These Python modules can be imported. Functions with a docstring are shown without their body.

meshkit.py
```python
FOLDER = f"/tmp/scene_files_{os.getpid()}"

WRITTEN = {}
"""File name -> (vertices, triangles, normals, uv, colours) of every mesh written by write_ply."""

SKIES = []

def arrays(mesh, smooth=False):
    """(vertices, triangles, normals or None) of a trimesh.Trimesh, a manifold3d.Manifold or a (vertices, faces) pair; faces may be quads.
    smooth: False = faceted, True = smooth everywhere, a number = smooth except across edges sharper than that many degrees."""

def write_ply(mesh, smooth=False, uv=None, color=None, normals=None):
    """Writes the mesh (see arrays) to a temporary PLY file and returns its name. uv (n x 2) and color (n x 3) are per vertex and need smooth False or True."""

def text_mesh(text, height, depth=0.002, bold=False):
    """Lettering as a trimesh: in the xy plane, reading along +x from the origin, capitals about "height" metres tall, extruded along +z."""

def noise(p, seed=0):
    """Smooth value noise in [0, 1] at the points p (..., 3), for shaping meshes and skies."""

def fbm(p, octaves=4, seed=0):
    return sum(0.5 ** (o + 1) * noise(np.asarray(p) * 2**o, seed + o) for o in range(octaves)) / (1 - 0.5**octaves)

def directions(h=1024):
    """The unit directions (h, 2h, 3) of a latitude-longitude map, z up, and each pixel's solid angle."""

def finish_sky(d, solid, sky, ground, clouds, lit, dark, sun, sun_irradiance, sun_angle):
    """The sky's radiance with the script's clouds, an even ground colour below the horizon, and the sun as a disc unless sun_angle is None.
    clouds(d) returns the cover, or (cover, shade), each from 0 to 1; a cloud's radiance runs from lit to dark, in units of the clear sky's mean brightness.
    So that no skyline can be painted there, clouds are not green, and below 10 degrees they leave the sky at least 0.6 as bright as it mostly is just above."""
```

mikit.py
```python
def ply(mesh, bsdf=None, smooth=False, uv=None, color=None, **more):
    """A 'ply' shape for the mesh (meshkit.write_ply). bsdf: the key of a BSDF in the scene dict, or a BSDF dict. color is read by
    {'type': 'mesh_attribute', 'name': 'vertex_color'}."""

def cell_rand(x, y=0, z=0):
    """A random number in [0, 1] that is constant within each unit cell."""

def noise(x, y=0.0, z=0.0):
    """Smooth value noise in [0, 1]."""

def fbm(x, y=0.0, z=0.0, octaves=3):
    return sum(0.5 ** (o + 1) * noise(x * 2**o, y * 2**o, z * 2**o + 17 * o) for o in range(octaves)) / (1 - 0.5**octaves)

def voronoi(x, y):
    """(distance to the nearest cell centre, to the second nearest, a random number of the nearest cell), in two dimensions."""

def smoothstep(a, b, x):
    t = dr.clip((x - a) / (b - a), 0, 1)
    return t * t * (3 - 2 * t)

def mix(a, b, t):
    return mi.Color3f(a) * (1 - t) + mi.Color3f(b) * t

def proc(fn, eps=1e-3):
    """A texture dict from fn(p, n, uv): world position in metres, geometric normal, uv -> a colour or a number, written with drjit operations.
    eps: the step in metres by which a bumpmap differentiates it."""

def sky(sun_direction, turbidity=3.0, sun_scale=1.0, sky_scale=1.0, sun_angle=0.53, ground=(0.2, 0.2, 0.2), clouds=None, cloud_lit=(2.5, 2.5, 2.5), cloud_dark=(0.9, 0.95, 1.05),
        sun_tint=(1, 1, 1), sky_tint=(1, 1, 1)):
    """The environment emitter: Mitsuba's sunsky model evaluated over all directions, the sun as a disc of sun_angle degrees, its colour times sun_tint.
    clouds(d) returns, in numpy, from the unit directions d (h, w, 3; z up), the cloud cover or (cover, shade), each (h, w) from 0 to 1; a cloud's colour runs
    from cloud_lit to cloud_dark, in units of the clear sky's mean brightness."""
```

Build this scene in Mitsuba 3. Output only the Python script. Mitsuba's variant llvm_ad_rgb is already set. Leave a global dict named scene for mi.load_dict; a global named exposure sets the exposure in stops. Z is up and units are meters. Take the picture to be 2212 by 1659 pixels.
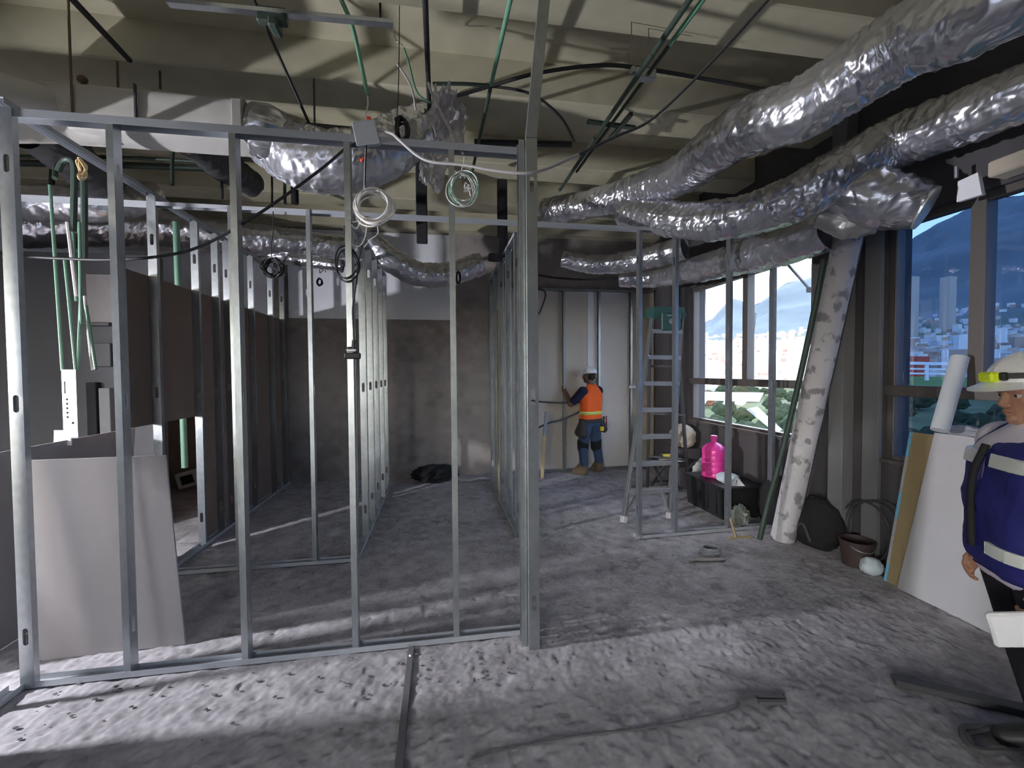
import math, random
import numpy as np, trimesh, manifold3d as m3, shapely
import shapely.geometry as sg
import drjit as dr, mitsuba as mi
import mikit, meshkit
from mikit import noise, fbm, smoothstep, mix
T = mi.ScalarTransform4f
scene, labels = {}, {}
rng = np.random.default_rng(7)

# ---------------------------------------------------------------- camera, sky, lamp, exposure
EYE = (0.0, 0.0, 1.65)
exposure = 1.6
scene['camera'] = {'type': 'perspective', 'fov_axis': 'x', 'fov': 2 * math.degrees(math.atan(1106 / 940.0)), 'near_clip': 0.05, 'far_clip': 20000.0,
    'to_world': T().look_at(origin=EYE, target=(0.16363, 0.98613, 1.62068), up=(0.0117, 0.0278, 1.0))}
scene['sky'] = mikit.sky((-0.5, -0.7, 0.6), turbidity=4.0, sun_scale=0.0, sky_scale=15.0, sky_tint=(1.08, 1.0, 0.97), ground=(0.25, 0.24, 0.23),
    clouds=lambda d: (0.75 * np.clip(1.2 - np.abs(np.arctan2(d[..., 1], d[..., 0]) - 0.9), 0, 1), 0.0), cloud_lit=(2.5, 2.55, 2.6), cloud_dark=(1.0, 1.0, 1.05))
LAMP = np.array([-4.5, 2.25, 1.83])
LAMP_POWER = 1700.0

# ---------------------------------------------------------------- materials
def pr(name, col, rough=0.8, metal=0.0, two=True, **k):
    col = list(col) if isinstance(col, (tuple, list)) else col
    b = {'type': 'principled', 'base_color': {'type': 'rgb', 'value': col} if isinstance(col, list) else col, 'roughness': rough, 'metallic': metal, **k}
    scene[name] = {'type': 'twosided', 'b': b} if two else b
    return name
def concrete(p, n, uv):
    a = fbm(p.x * 1.3, p.y * 1.3, p.z * 1.3, 4); b = fbm(p.x * 11 + 5, p.y * 11, p.z * 11, 4); c = noise(p.x * 60, p.y * 60, p.z * 60)
    spots = smoothstep(0.8, 0.86, noise(p.x * 5.3 + 31, p.y * 7.1)) * smoothstep(0.55, 0.7, noise(p.x * 23, p.y * 23))
    t = 0.35 * a + 0.45 * b + 0.2 * c
    return mix((0.19, 0.18, 0.19), (0.40, 0.385, 0.40), smoothstep(0.2, 0.8, t)) * (1 - 0.3 * spots)
def ceil_col(p, n, uv):
    a = fbm(p.x * 0.9, p.y * 3.0, p.z * 3, 4); b = noise(p.x * 9, p.y * 9, p.z * 9)
    return mix((0.36, 0.335, 0.24), (0.56, 0.525, 0.38), 0.7 * a + 0.3 * b)
def plaster(p, n, uv):
    a = fbm(p.x * 1.1, p.y * 1.1, p.z * 0.8, 4); b = fbm(p.x * 7, p.y * 7, p.z * 7, 3)
    return mix((0.2, 0.175, 0.16), (0.36, 0.32, 0.295), smoothstep(0.25, 0.75, 0.6 * a + 0.4 * b))
def galv(p, n, uv):
    a = noise(p.x * 14, p.y * 14, p.z * 5); b = noise(p.x * 60, p.y * 60, p.z * 30)
    return mix((0.36, 0.385, 0.405), (0.52, 0.55, 0.57), 0.6 * a + 0.4 * b)
def dirty_white(p, n, uv):
    b = fbm(p.x * 16, p.y * 16, p.z * 11, 4)
    return mix((0.56, 0.54, 0.57), (0.26, 0.25, 0.27), smoothstep(0.54, 0.7, b))
P_ = mikit.proc
pr('floor_concrete', P_(concrete), 0.92)
pr('ceiling_concrete', P_(ceil_col), 0.9)
pr('plaster_beige', P_(plaster), 0.9)
pr('galvanized', P_(galv), 0.36, 0.9)
pr('track_steel', (0.42, 0.44, 0.47), 0.6, 0.45)
pr('tube_paint', P_(dirty_white), 0.7)
pr('foil', (0.76, 0.76, 0.81), 0.25, 0.9)
pr('foil_soft', (0.62, 0.62, 0.6), 0.36, 0.7)
pr('duct_wrap', (0.55, 0.53, 0.5), 0.5, 0.35)
pr('gypsum', (0.27, 0.25, 0.25), 0.9)
pr('gypsum_white', (0.43, 0.42, 0.43), 0.9)
pr('board_brown', (0.17, 0.125, 0.1), 0.9)
pr('board_dark', (0.17, 0.15, 0.145), 0.9)
pr('wall_white', (0.8, 0.81, 0.85), 0.9)
pr('wall_grey', (0.1, 0.1, 0.108), 0.9)
pr('wall_dark', (0.085, 0.08, 0.084), 0.9)
pr('column_grey', (0.2, 0.2, 0.21), 0.9)
pr('frame_bronze', (0.13, 0.115, 0.105), 0.5, 0.3)
pr('black_rubber', (0.02, 0.02, 0.022), 0.55)
pr('black_cloth', (0.015, 0.015, 0.017), 0.9)
pr('dark_grey', (0.06, 0.06, 0.065), 0.6)
pr('cable_grey', (0.42, 0.4, 0.4), 0.6)
pr('cable_white', (0.72, 0.7, 0.68), 0.55)
pr('conduit_green', (0.13, 0.31, 0.2), 0.45)
pr('bunch_green', (0.13, 0.24, 0.17), 0.4)
pr('jbox', (0.46, 0.48, 0.5), 0.6)
pr('panel_beige', (0.58, 0.53, 0.48), 0.9)
pr('panel_light', (0.66, 0.64, 0.63), 0.9)
pr('ladder_rail', (0.13, 0.135, 0.14), 0.55, 0.2)
pr('conduit_dark', (0.05, 0.075, 0.06), 0.5, 0.3)
pr('box_grey', (0.27, 0.29, 0.31), 0.6, 0.2)
pr('rust', (0.16, 0.11, 0.07), 0.8)
pr('white_plastic', (0.85, 0.85, 0.87), 0.4)
pr('paper', (0.8, 0.8, 0.84), 0.9)
pr('wood', (0.62, 0.47, 0.26), 0.8)
pr('wood_tan', (0.33, 0.25, 0.13), 0.8)
pr('steel', (0.42, 0.43, 0.45), 0.4, 0.7)
pr('red', (0.75, 0.07, 0.03), 0.5)
pr('yellow', (0.85, 0.62, 0.05), 0.5)
pr('tape_blue', (0.2, 0.5, 0.72), 0.5)
def ref(n): return n

# ---------------------------------------------------------------- mesh helpers
def key_free(k):
    if k not in scene and k not in labels and not any(s.startswith(k + '__') for s in scene): return k
    i = 1
    while f'{k}_{i:03d}' in scene or f'{k}_{i:03d}' in labels or any(s.startswith(f'{k}_{i:03d}__') for s in scene): i += 1
    return f'{k}_{i:03d}'
def tag(k, label=None, cat=None, group=None, kind=None):
    d = labels.setdefault(k, {})
    if label: d['label'] = label
    if cat: d['category'] = cat
    if group: d['group'] = group
    if kind: d['kind'] = kind
    return k
def thing(name, label, cat, group=None):
    k = key_free(name); return tag(k, label, cat, group)
def obj(name, mesh, mat, parent=None, label=None, cat=None, group=None, kind=None, smooth=False):
    k = key_free((parent + '__' if parent else '') + name)
    scene[k] = mikit.ply(mesh, mat, smooth=smooth)
    if label or cat or group or kind: tag(k, label, cat, group, kind)
    return k
def struct(name, mesh, mat, parent=None, smooth=False):
    return obj(name, mesh, mat, parent, kind=None if parent else 'structure', smooth=smooth)
cat_ = trimesh.util.concatenate
def box(x0, x1, y0, y1, z0, z1, c=0.0):
    x0, x1 = sorted((x0, x1)); y0, y1 = sorted((y0, y1)); z0, z1 = sorted((z0, z1))
    if c <= 0:
        m = trimesh.creation.box((x1 - x0, y1 - y0, z1 - z0)); m.apply_translation(((x0 + x1) / 2, (y0 + y1) / 2, (z0 + z1) / 2)); return m
    c = min(c, (x1 - x0) / 3, (y1 - y0) / 3, (z1 - z0) / 3); pts = []
    for x, sx in ((x0, c), (x1, -c)):
        for y, sy in ((y0, c), (y1, -c)):
            for z, sz in ((z0, c), (z1, -c)):
                pts += [(x, y + sy, z + sz), (x + sx, y, z + sz), (x + sx, y + sy, z)]
    return trimesh.convex.convex_hull(np.array(pts))
def hull(pts): return trimesh.convex.convex_hull(np.array(pts, float))
def frame_of(d, up=(0, 0, 1)):
    d = np.asarray(d, float); d = d / np.linalg.norm(d); up = np.asarray(up, float)
    if abs(d @ up) > 0.98: up = np.array([1.0, 0, 0])
    s = np.cross(d, up); s /= np.linalg.norm(s); return d, s, np.cross(s, d)
def bar(a, b, w, h, up=(0, 0, 1), c=0.0):
    """a box from a to b, w wide, h high (along up)"""
    a, b = np.asarray(a, float), np.asarray(b, float); d, s, u = frame_of(b - a, up); L = np.linalg.norm(b - a)
    m = box(0, L, -w / 2, w / 2, -h / 2, h / 2, c); M = np.eye(4); M[:3, 0], M[:3, 1], M[:3, 2], M[:3, 3] = d, s * -1, u, a
    m.apply_transform(M); return m
def spline(pts, n=8):
    p = np.asarray(pts, float)
    if len(p) < 3: return np.array([p[0] + (p[-1] - p[0]) * t for t in np.linspace(0, 1, n + 1)])
    q = np.vstack([2 * p[0] - p[1], p, 2 * p[-1] - p[-2]]); out = []
    for i in range(1, len(q) - 2):
        for t in np.linspace(0, 1, n, endpoint=False):
            a, b, c, d = q[i - 1], q[i], q[i + 1], q[i + 2]
            out.append(0.5 * (2 * b + (c - a) * t + (2 * a - 5 * b + 4 * c - d) * t * t + (3 * b - a - 3 * c + d) * t ** 3))
    out.append(p[-1]); return np.array(out)
def sweep(path, radii, n=8, caps=True, shape=None):
    """tube along path; radii scalar or per point; shape(k, ang, s) -> radius factor"""
    p = np.asarray(path, float); m = len(p); r = np.broadcast_to(np.asarray(radii, float), (m,))
    t = np.gradient(p, axis=0); t /= np.linalg.norm(t, axis=1, keepdims=True) + 1e-12
    _, s, u = frame_of(t[0]); S = [s]
    for i in range(1, m):
        s = S[-1] - (S[-1] @ t[i]) * t[i]; s /= np.linalg.norm(s); S.append(s)
    S = np.array(S); U = np.cross(S, t)
    a = np.arange(n) * 2 * math.pi / n
    rr = r[:, None] * np.ones(n) if shape is None else r[:, None] * shape(a, np.concatenate([[0], np.cumsum(np.linalg.norm(np.diff(p, axis=0), axis=1))]))
    v = p[:, None] + rr[..., None] * (np.cos(a)[None, :, None] * S[:, None] + np.sin(a)[None, :, None] * U[:, None])
    v = v.reshape(-1, 3); i, j = np.meshgrid(np.arange(m - 1), np.arange(n), indexing='ij'); i, j = i.ravel(), j.ravel(); k = (j + 1) % n
    f = np.vstack([np.stack([i * n + j, (i + 1) * n + k, (i + 1) * n + j], 1), np.stack([i * n + j, i * n + k, (i + 1) * n + k], 1)])
    if caps:
        v = np.vstack([v, p[0], p[-1]]); q = np.arange(n); e = (m - 1) * n
        f = np.vstack([f, np.stack([np.full(n, m * n), (q + 1) % n, q], 1), np.stack([np.full(n, m * n + 1), e + q, e + (q + 1) % n], 1)])
    return trimesh.Trimesh(v, f, process=False)
def tube(pts, r, n=8, k=8): return sweep(spline(pts, k), r, n)
def rod(a, b, r, n=8): return sweep(np.array([a, b], float), r, n)
def lathe(prof, n=24, at=(0, 0, 0)):
    """prof: (radius, z) from bottom to top"""
    m = trimesh.creation.revolve(np.array(prof, float), sections=n); m.apply_translation(at); return m
def to_axes(m, o, ex, ey, ez):
    M = np.eye(4); M[:3, 0], M[:3, 1], M[:3, 2], M[:3, 3] = ex, ey, ez, o; m = m.copy(); m.apply_transform(M)
    if np.linalg.det(M[:3, :3]) < 0: m.invert()
    return m
def quadgrid(nu, nv, fn):
    u, v = np.meshgrid(np.linspace(0, 1, nu), np.linspace(0, 1, nv), indexing='ij'); p = fn(u, v)
    i, j = np.meshgrid(np.arange(nu - 1), np.arange(nv - 1), indexing='ij'); i, j = i.ravel(), j.ravel()
    q = np.stack([i * nv + j, (i + 1) * nv + j, (i + 1) * nv + j + 1, i * nv + j + 1], 1)
    return trimesh.Trimesh(np.asarray(p).reshape(-1, 3), np.vstack([q[:, [0, 1, 2]], q[:, [0, 2, 3]]]), process=False)
def man(m): 
    return m3.Manifold(m3.Mesh(np.asarray(m.vertices, np.float32), np.asarray(m.faces, np.uint32)))
def unman(m):
    q = m.to_mesh(); return trimesh.Trimesh(q.vert_properties[:, :3], q.tri_verts, process=False)

# ---------------------------------------------------------------- steel studs
WEB, FL, TH = 0.0635, 0.034, 0.0016
def stadium(cx, cy, w, h):
    r = w / 2; return sg.LineString([(cx, cy - h / 2 + r), (cx, cy + h / 2 - r)]).buffer(r, 5)
STUD_CACHE = {}
def stud_local(L, holes=(0.28, 1.5, 2.72)):
    """C section: web in the local xz plane (x from 0 to WEB), flanges along +y, z up"""
    k = (round(L, 3), tuple(holes))
    if k not in STUD_CACHE:
        poly = sg.box(0, 0, WEB, L)
        for h in holes: poly = poly.difference(stadium(WEB / 2, h, 0.026, 0.09))
        w = trimesh.creation.extrude_polygon(poly, TH, engine='earcut'); w.apply_transform(np.array([[1, 0, 0, 0], [0, 0, 1, 0], [0, 1, 0, 0], [0, 0, 0, 1.0]])); w.invert()
        parts = [w]
        for x in (0, WEB - TH): parts.append(box(x, x + TH, 0, FL, 0, L))
        for x in (0, WEB - 0.007): parts.append(box(x, x + 0.007, FL - TH, FL, 0, L))
        STUD_CACHE[k] = cat_(parts)
    return STUD_CACHE[k]
def stud(x, y, z0, z1, axis='y', flip=1, holes=(0.28, 1.5, 2.72), rot=None):
    """axis: the direction of the web in plan; flip: the side on which the flanges stand"""
    m = stud_local(z1 - z0, tuple(h - z0 for h in holes if z0 + 0.1 < h < z1 - 0.1))
    ex, ey = ((0, 1, 0), (-flip, 0, 0)) if axis == 'y' else ((1, 0, 0), (0, flip, 0))
    o = np.array([x, y, z0]) - np.array(ex) * WEB / 2
    return to_axes(m, o, ex, ey, (0, 0, 1))
def track(a, b, z, up=1, h=0.03, w=WEB + 0.003):
    """U channel from a to b (plan), its web at height z; up=1 flanges upward"""
    a, b = np.array([*a, z], float), np.array([*b, z], float); d, s, u = frame_of(b - a)
    L = np.linalg.norm(b - a); k = 1 if up > 0 else -1
    m = cat_([box(0, L, -w / 2, w / 2, -TH, 0) if up > 0 else box(0, L, -w / 2, w / 2, 0, TH), box(0, L, -w / 2, -w / 2 + TH, 0, k * h), box(0, L, w / 2 - TH, w / 2, 0, k * h)])
    return to_axes(m, a, d, np.cross((0, 0, 1), d), (0, 0, 1))

# ---------------------------------------------------------------- crinkled foil tubes
def foil_duct(pts, radii, n=96, step=0.02, amp=0.05, seed=0, k=24, ring=0.0):
    p = spline(pts, k); r0 = np.interp(np.linspace(0, 1, len(p)), np.linspace(0, 1, len(radii)), radii)
    s = np.concatenate([[0], np.cumsum(np.linalg.norm(np.diff(p, axis=0), axis=1))]); m = int(s[-1] / step)
    q = np.stack([np.interp(np.linspace(0, s[-1], m), s, p[:, i]) for i in range(3)], 1); r = np.interp(np.linspace(0, s[-1], m), s, r0)
    def shape(a, l):
        A, L = np.meshgrid(a, l); R = r.mean()
        cx, sx = np.cos(A) * R, np.sin(A) * R
        f1 = meshkit.fbm(np.stack([L * 22, cx * 6, sx * 6], -1), 2, seed) - 0.5      # folds that run round the tube
        f2 = np.abs(meshkit.fbm(np.stack([L * 46 + 5 * f1, cx * 9, sx * 9], -1), 2, seed + 5) - 0.5)
        f4 = np.abs(meshkit.noise(np.stack([L * 55 + 3, cx * 26, sx * 26], -1), seed + 8) - 0.5)
        f3 = meshkit.fbm(np.stack([L * 3.5, cx * 3, sx * 3], -1), 2, seed + 9) - 0.5
        return 1 + amp / R * (0.5 * f1 + 0.85 * f2 + 0.22 * f4) + 0.12 * f3 + ring * np.sin(L * 2 * math.pi / 0.05)
    return sweep(q, r, n, False, shape)
# ================================================================ the setting
def floor_fn(x, y):
    p = np.stack([x, y, 0 * x], -1)
    z = 0.010 * (meshkit.fbm(p * 2.2, 3, 1) - 0.5) + 0.013 * (meshkit.fbm(p * 12, 3, 2) - 0.5) + 0.009 * (meshkit.noise(p * 45, 3) - 0.5)
    pit = np.clip(meshkit.noise(p * 17, 4) - 0.78, 0, 1) * 0.05; z = z - pit
    lump = np.clip(meshkit.noise(p * 9, 8) - 0.8, 0, 1) * 0.035; z = z + lump
    return z - 0.004
def floor_part(x0, x1, y0, y1, step):
    return quadgrid(int((x1 - x0) / step) + 2, int((y1 - y0) / step) + 2, lambda u, v: np.stack([x0 + (x1 - x0) * u, y0 + (y1 - y0) * v, floor_fn(x0 + (x1 - x0) * u, y0 + (y1 - y0) * v)], -1))
FY = [1.0, 3.3, 4.6, 7.0]
struct('floor', cat_([floor_part(-2.6, 3.64, 1.0, 3.3, 0.0125), floor_part(-2.6, 3.64, 3.3, 4.6, 0.025), floor_part(-2.6, 3.64, 4.6, 7.0, 0.05),
    box(-9.2, 3.64, -4.6, 1.0, -0.25, -0.006), box(-9.2, -2.6, 1.0, 7.0, -0.25, -0.006), box(-2.6, 3.64, 1.0, 7.0, -0.25, -0.06)]), 'floor_concrete', smooth=True)
struct('ceiling', box(-9.2, 3.9, -4.6, 7.2, 4.1, 4.35), 'ceiling_concrete')
for i, y in enumerate(np.arange(-3.15, 7.0, 1.1)):
    obj('rib', box(-9.2, 3.62, y, y + 0.36, 3.81, 4.12, 0.012), 'ceiling_concrete', 'ceiling')
struct('wall_back', box(-9.2, 3.9, 6.95, 7.15, -0.1, 4.1), 'plaster_beige')
struct('wall_left', box(-9.4, -9.2, -4.6, 7.15, -0.1, 4.1), 'wall_grey')
for x0, x1 in ((-9.2, -4.05), (-4.045, -2.4), (-2.2, -0.98), (-0.975, 0.24)): obj('panel', box(x0, x1, 6.93, 6.948, 2.46, 3.78, 0.003), 'wall_white', 'wall_back')
# rear wall with its long openings
struct('wall_rear', cat_([box(-9.2, 3.9, -4.8, -4.6, -0.1, 0.9), box(-9.2, 3.9, -4.8, -4.6, 2.84, 4.1)] + [box(x, x1, -4.8, -4.6, 0.9, 2.84) for x, x1 in ((-9.2, -8.7), (-5.2, -4.9), (-1.3, 3.9))]), 'wall_grey')
# window wall on the right
WX = 3.62
struct('wall_right', cat_([box(WX, WX + 0.25, -4.8, 7.15, -0.1, 0.9), box(WX, WX + 0.25, -4.8, 7.15, 2.84, 4.1), box(WX, WX + 0.25, 5.88, 7.15, 0.9, 2.84),
    box(WX, WX + 0.25, 3.04, 3.75, 0.9, 2.84), box(WX, WX + 0.25, -0.9, -0.4, 0.9, 2.84), box(WX, WX + 0.25, -4.8, -4.3, 0.9, 2.84)]), 'wall_dark')
struct('column', cat_([box(3.5, 3.62, 3.30, 3.445, 0, 4.1, 0.006), box(3.58, 3.62, 3.05, 3.19, 0, 2.9, 0.004)]), 'column_grey')
scene['glass_clear'] = {'type': 'thindielectric', 'int_ior': 1.5, 'specular_transmittance': {'type': 'rgb', 'value': [0.7, 0.72, 0.76]}}
scene['glass_blue'] = {'type': 'thindielectric', 'int_ior': 1.5, 'specular_transmittance': {'type': 'rgb', 'value': [0.05, 0.09, 0.17]}}
def window(n, y0, y1, z0, z1, zt, mulls, glass):
    k = f'window_{n}'; tag(k, kind='structure'); x0, x1 = WX + 0.03, WX + 0.12
    f = 0.055
    bars = [box(x0, x1, y0, y0 + f, z0, z1, 0.004), box(x0, x1, y1 - f, y1, z0, z1, 0.004), box(x0, x1, y0, y1, z0, z0 + 0.04, 0.004), box(x0, x1, y0, y1, z1 - f, z1, 0.004),
            box(x0 - 0.03, x1, y0, y1, zt - 0.05, zt + 0.035, 0.004)]
    for m in mulls: bars.append(box(x0 - 0.01, x1, m - 0.045, m + 0.045, zt, z1, 0.004))
    for b in bars: obj('frame_bar', b, 'frame_bronze', k)
    obj('sill', box(WX - 0.02, WX + 0.13, y0 - 0.02, y1 + 0.02, z0 - 0.03, z0 + 0.008, 0.004), 'frame_bronze', k)
    ys = [y0] + mulls + [y1]
    for a, b in zip(ys[:-1], ys[1:]):
        obj('pane', quadgrid(2, 2, lambda u, v: np.stack([WX + 0.075 + 0 * u, a + (b - a) * u, zt + (z1 - zt) * v], -1)), glass, k)
    obj('pane', quadgrid(2, 2, lambda u, v: np.stack([WX + 0.075 + 0 * u, y0 + (y1 - y0) * u, z0 + (zt - z0) * v], -1)), glass, k)
    return k
window(1, 3.75, 5.88, 0.92, 2.84, 1.5, [4.74], 'glass_clear')
window(2, -0.4, 3.04, 0.9, 2.84, 1.48, [2.44, 1.3, 0.4], 'glass_blue')
window(3, -4.3, -0.9, 0.9, 2.84, 1.48, [-2.0, -3.2], 'glass_blue')
# grey wall standing in the left hand room, white ledge on the back wall
struct('wall_inner', box(-9.2, -2.95, 5.2, 5.32, 0, 2.9, 0.004), 'wall_grey')
INNER = {(202, 742): (-3.55,5.19,1.969), (250, 792): (-3.353,5.19,1.727), (196, 826): (-3.587,5.19,1.565), (221, 946): (-3.499,5.19,0.981), (223, 838): (-3.475,5.19,1.505), (250, 936): (-3.374,5.19,1.026)}
cb_ = thing('wall_board', 'pale panel fixed to the dark inner wall behind the hanging conduits', 'panel'); q0, q1 = (-3.586,5.19,2.685), (-3.348,5.19,2.187)
obj('sheet', box(q0[0], q1[0], 5.17, 5.2, q1[2], q0[2], .004), 'gypsum', cb_); obj('ledge', box(q0[0], q1[0], 5.1, 5.2, q1[2] - .04, q1[2] - .01, .004), 'dark_grey', cb_)
for (x0, y0, x1, y1), mt, lab in (((202, 742, 250, 792), 'dark_grey', 'dark box on the inner wall under the pale panel'), ((196, 826, 221, 946), 'black_cloth', 'black upright panel on the inner wall right of the perforated strut'), ((223, 838, 250, 936), 'column_grey', 'grey panel on the inner wall beside the second front stud')):
    q0, q1 = INNER[(x0, y0)], INNER[(x1, y1)]; o = thing('wall_box', lab, 'wall box'); scene[o] = mikit.ply(box(q0[0], q1[0], 5.12, 5.2, q1[2], q0[2], .005), mt)
struct('trim_1', box(-9.2, -2.6, 6.86, 6.95, 3.36, 3.42, 0.003), 'wall_white')

# ================================================================ steel framing
STUDH = (0.28, 1.5, 2.72)
F1 = thing('stud_frame', 'nearest galvanized stud frame, open bays from the left edge to the boxed end post', 'stud frame')
for x, fl in ((-1.675, 1), (-1.087, 1), (-0.49, 1), (0.10, 1)):
    obj('stud', stud(x - 0.0, 2.66, 0.004, 3.0, 'y', fl), 'galvanized', F1)
obj('stud', stud(-2.15, 2.62, 0.004, 3.0, 'x', 1), 'galvanized', F1)
obj('bottom_track', track((-2.18, 2.66), (0.5, 2.66), 0.004, 1), 'track_steel', F1)
obj('top_track', track((-2.18, 2.66), (0.56, 2.66), 3.0, -1, 0.04), 'track_steel', F1)
post = cat_([stud(0.535, 2.475, 0.0, 2.99, 'x', 1), stud(0.50, 2.545, 0.0, 2.99, 'y', 1), stud(0.5, 2.62, 0.0, 2.99, 'y', -1)])
obj('end_post', post, 'galvanized', F1)
F2 = thing('stud_frame', 'galvanized stud frame running toward the camera at the far left edge', 'stud frame')
for y in (2.5, 2.2, 1.6, 1.0): obj('stud', stud(-2.2, y, 0.004, 3.09, 'x' if y < 2.4 else 'x', -1), 'galvanized', F2)
obj('bottom_track', track((-2.2, 0.6), (-2.2, 2.62), 0.004, 1), 'track_steel', F2)
obj('top_track', track((-2.2, 0.6), (-2.2, 2.62), 3.09, -1), 'track_steel', F2)
obj('gypsum_board', box(-2.26, -2.245, -0.5, 2.2, 0.02, 2.46, 0.003), 'gypsum', F2)
F3 = thing('stud_frame', 'galvanized stud frame across the middle of the room, with a doorway before the ladder', 'stud frame')
for x in (-1.66, -1.06): obj('stud', stud(x, 3.95, 0.004, 3.02, 'y', 1), 'galvanized', F3)
for x, y in ((1.90, 3.98), (2.29, 4.0), (2.90, 4.03), (3.40, 4.03)): obj('stud', stud(x, y, 0.004, 3.02, 'y', -1), 'galvanized', F3)
obj('bottom_track', track((-2.2, 3.95), (-0.72, 3.95), 0.004, 1), 'track_steel', F3)
obj('bottom_track', track((1.87, 3.98), (3.55, 4.03), 0.004, 1), 'track_steel', F3)
obj('top_track', track((-3.3, 3.95), (3.3, 3.98), 3.02, -1), 'track_steel', F3)
F4 = thing('boarded_frame', 'stud frame with dark brown boards, running back along the left side', 'partition')
for y in (3.92, 4.53, 4.9, 5.14, 5.75, 6.36, 6.8): obj('stud', stud(-2.25, y, 0.004, 3.09, 'x', 1), 'galvanized', F4)
obj('top_track', track((-2.25, 2.7), (-2.25, 6.9), 3.09, -1), 'track_steel', F4)
obj('bottom_track', track((-2.25, 3.9), (-2.25, 6.9), 0.004, 1), 'track_steel', F4)
XB = -2.25 - WEB / 2 - 0.007
for y0, y1, z0, z1 in ((3.6, 4.55, 1.24, 2.43), (4.56, 5.78, 0.0, 2.43), (5.79, 6.93, 0.0, 2.43)):
    obj('board', box(XB - 0.006, XB + 0.006, y0, y1, z0 + 0.004, z1, 0.002), 'board_brown', F4)
F5 = thing('stud_frame', 'close set galvanized studs running back, left of the dark bundle on the floor', 'stud frame')
for i, y in enumerate((3.95, 4.5, 4.95, 5.4, 5.85, 6.27)): obj('stud', stud(-0.75, y, 0.004, 3.0, 'x', 1), 'galvanized', F5)
obj('bottom_track', track((-0.75, 3.92), (-0.75, 6.3), 0.004, 1), 'track_steel', F5)
obj('top_track', track((-0.75, 3.92), (-0.75, 6.3), 3.0, -1), 'track_steel', F5)
F6 = thing('stud_frame', 'galvanized studs running back from behind the boxed end post, tan board edge among them', 'stud frame')
for i, y in enumerate((4.25, 4.8, 5.35, 5.9, 6.4)): obj('stud', stud(0.76, y, 0.004, 3.0, 'x', -1), 'galvanized', F6)
obj('bottom_track', track((0.76, 4.2), (0.76, 6.45), 0.004, 1), 'track_steel', F6)
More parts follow.
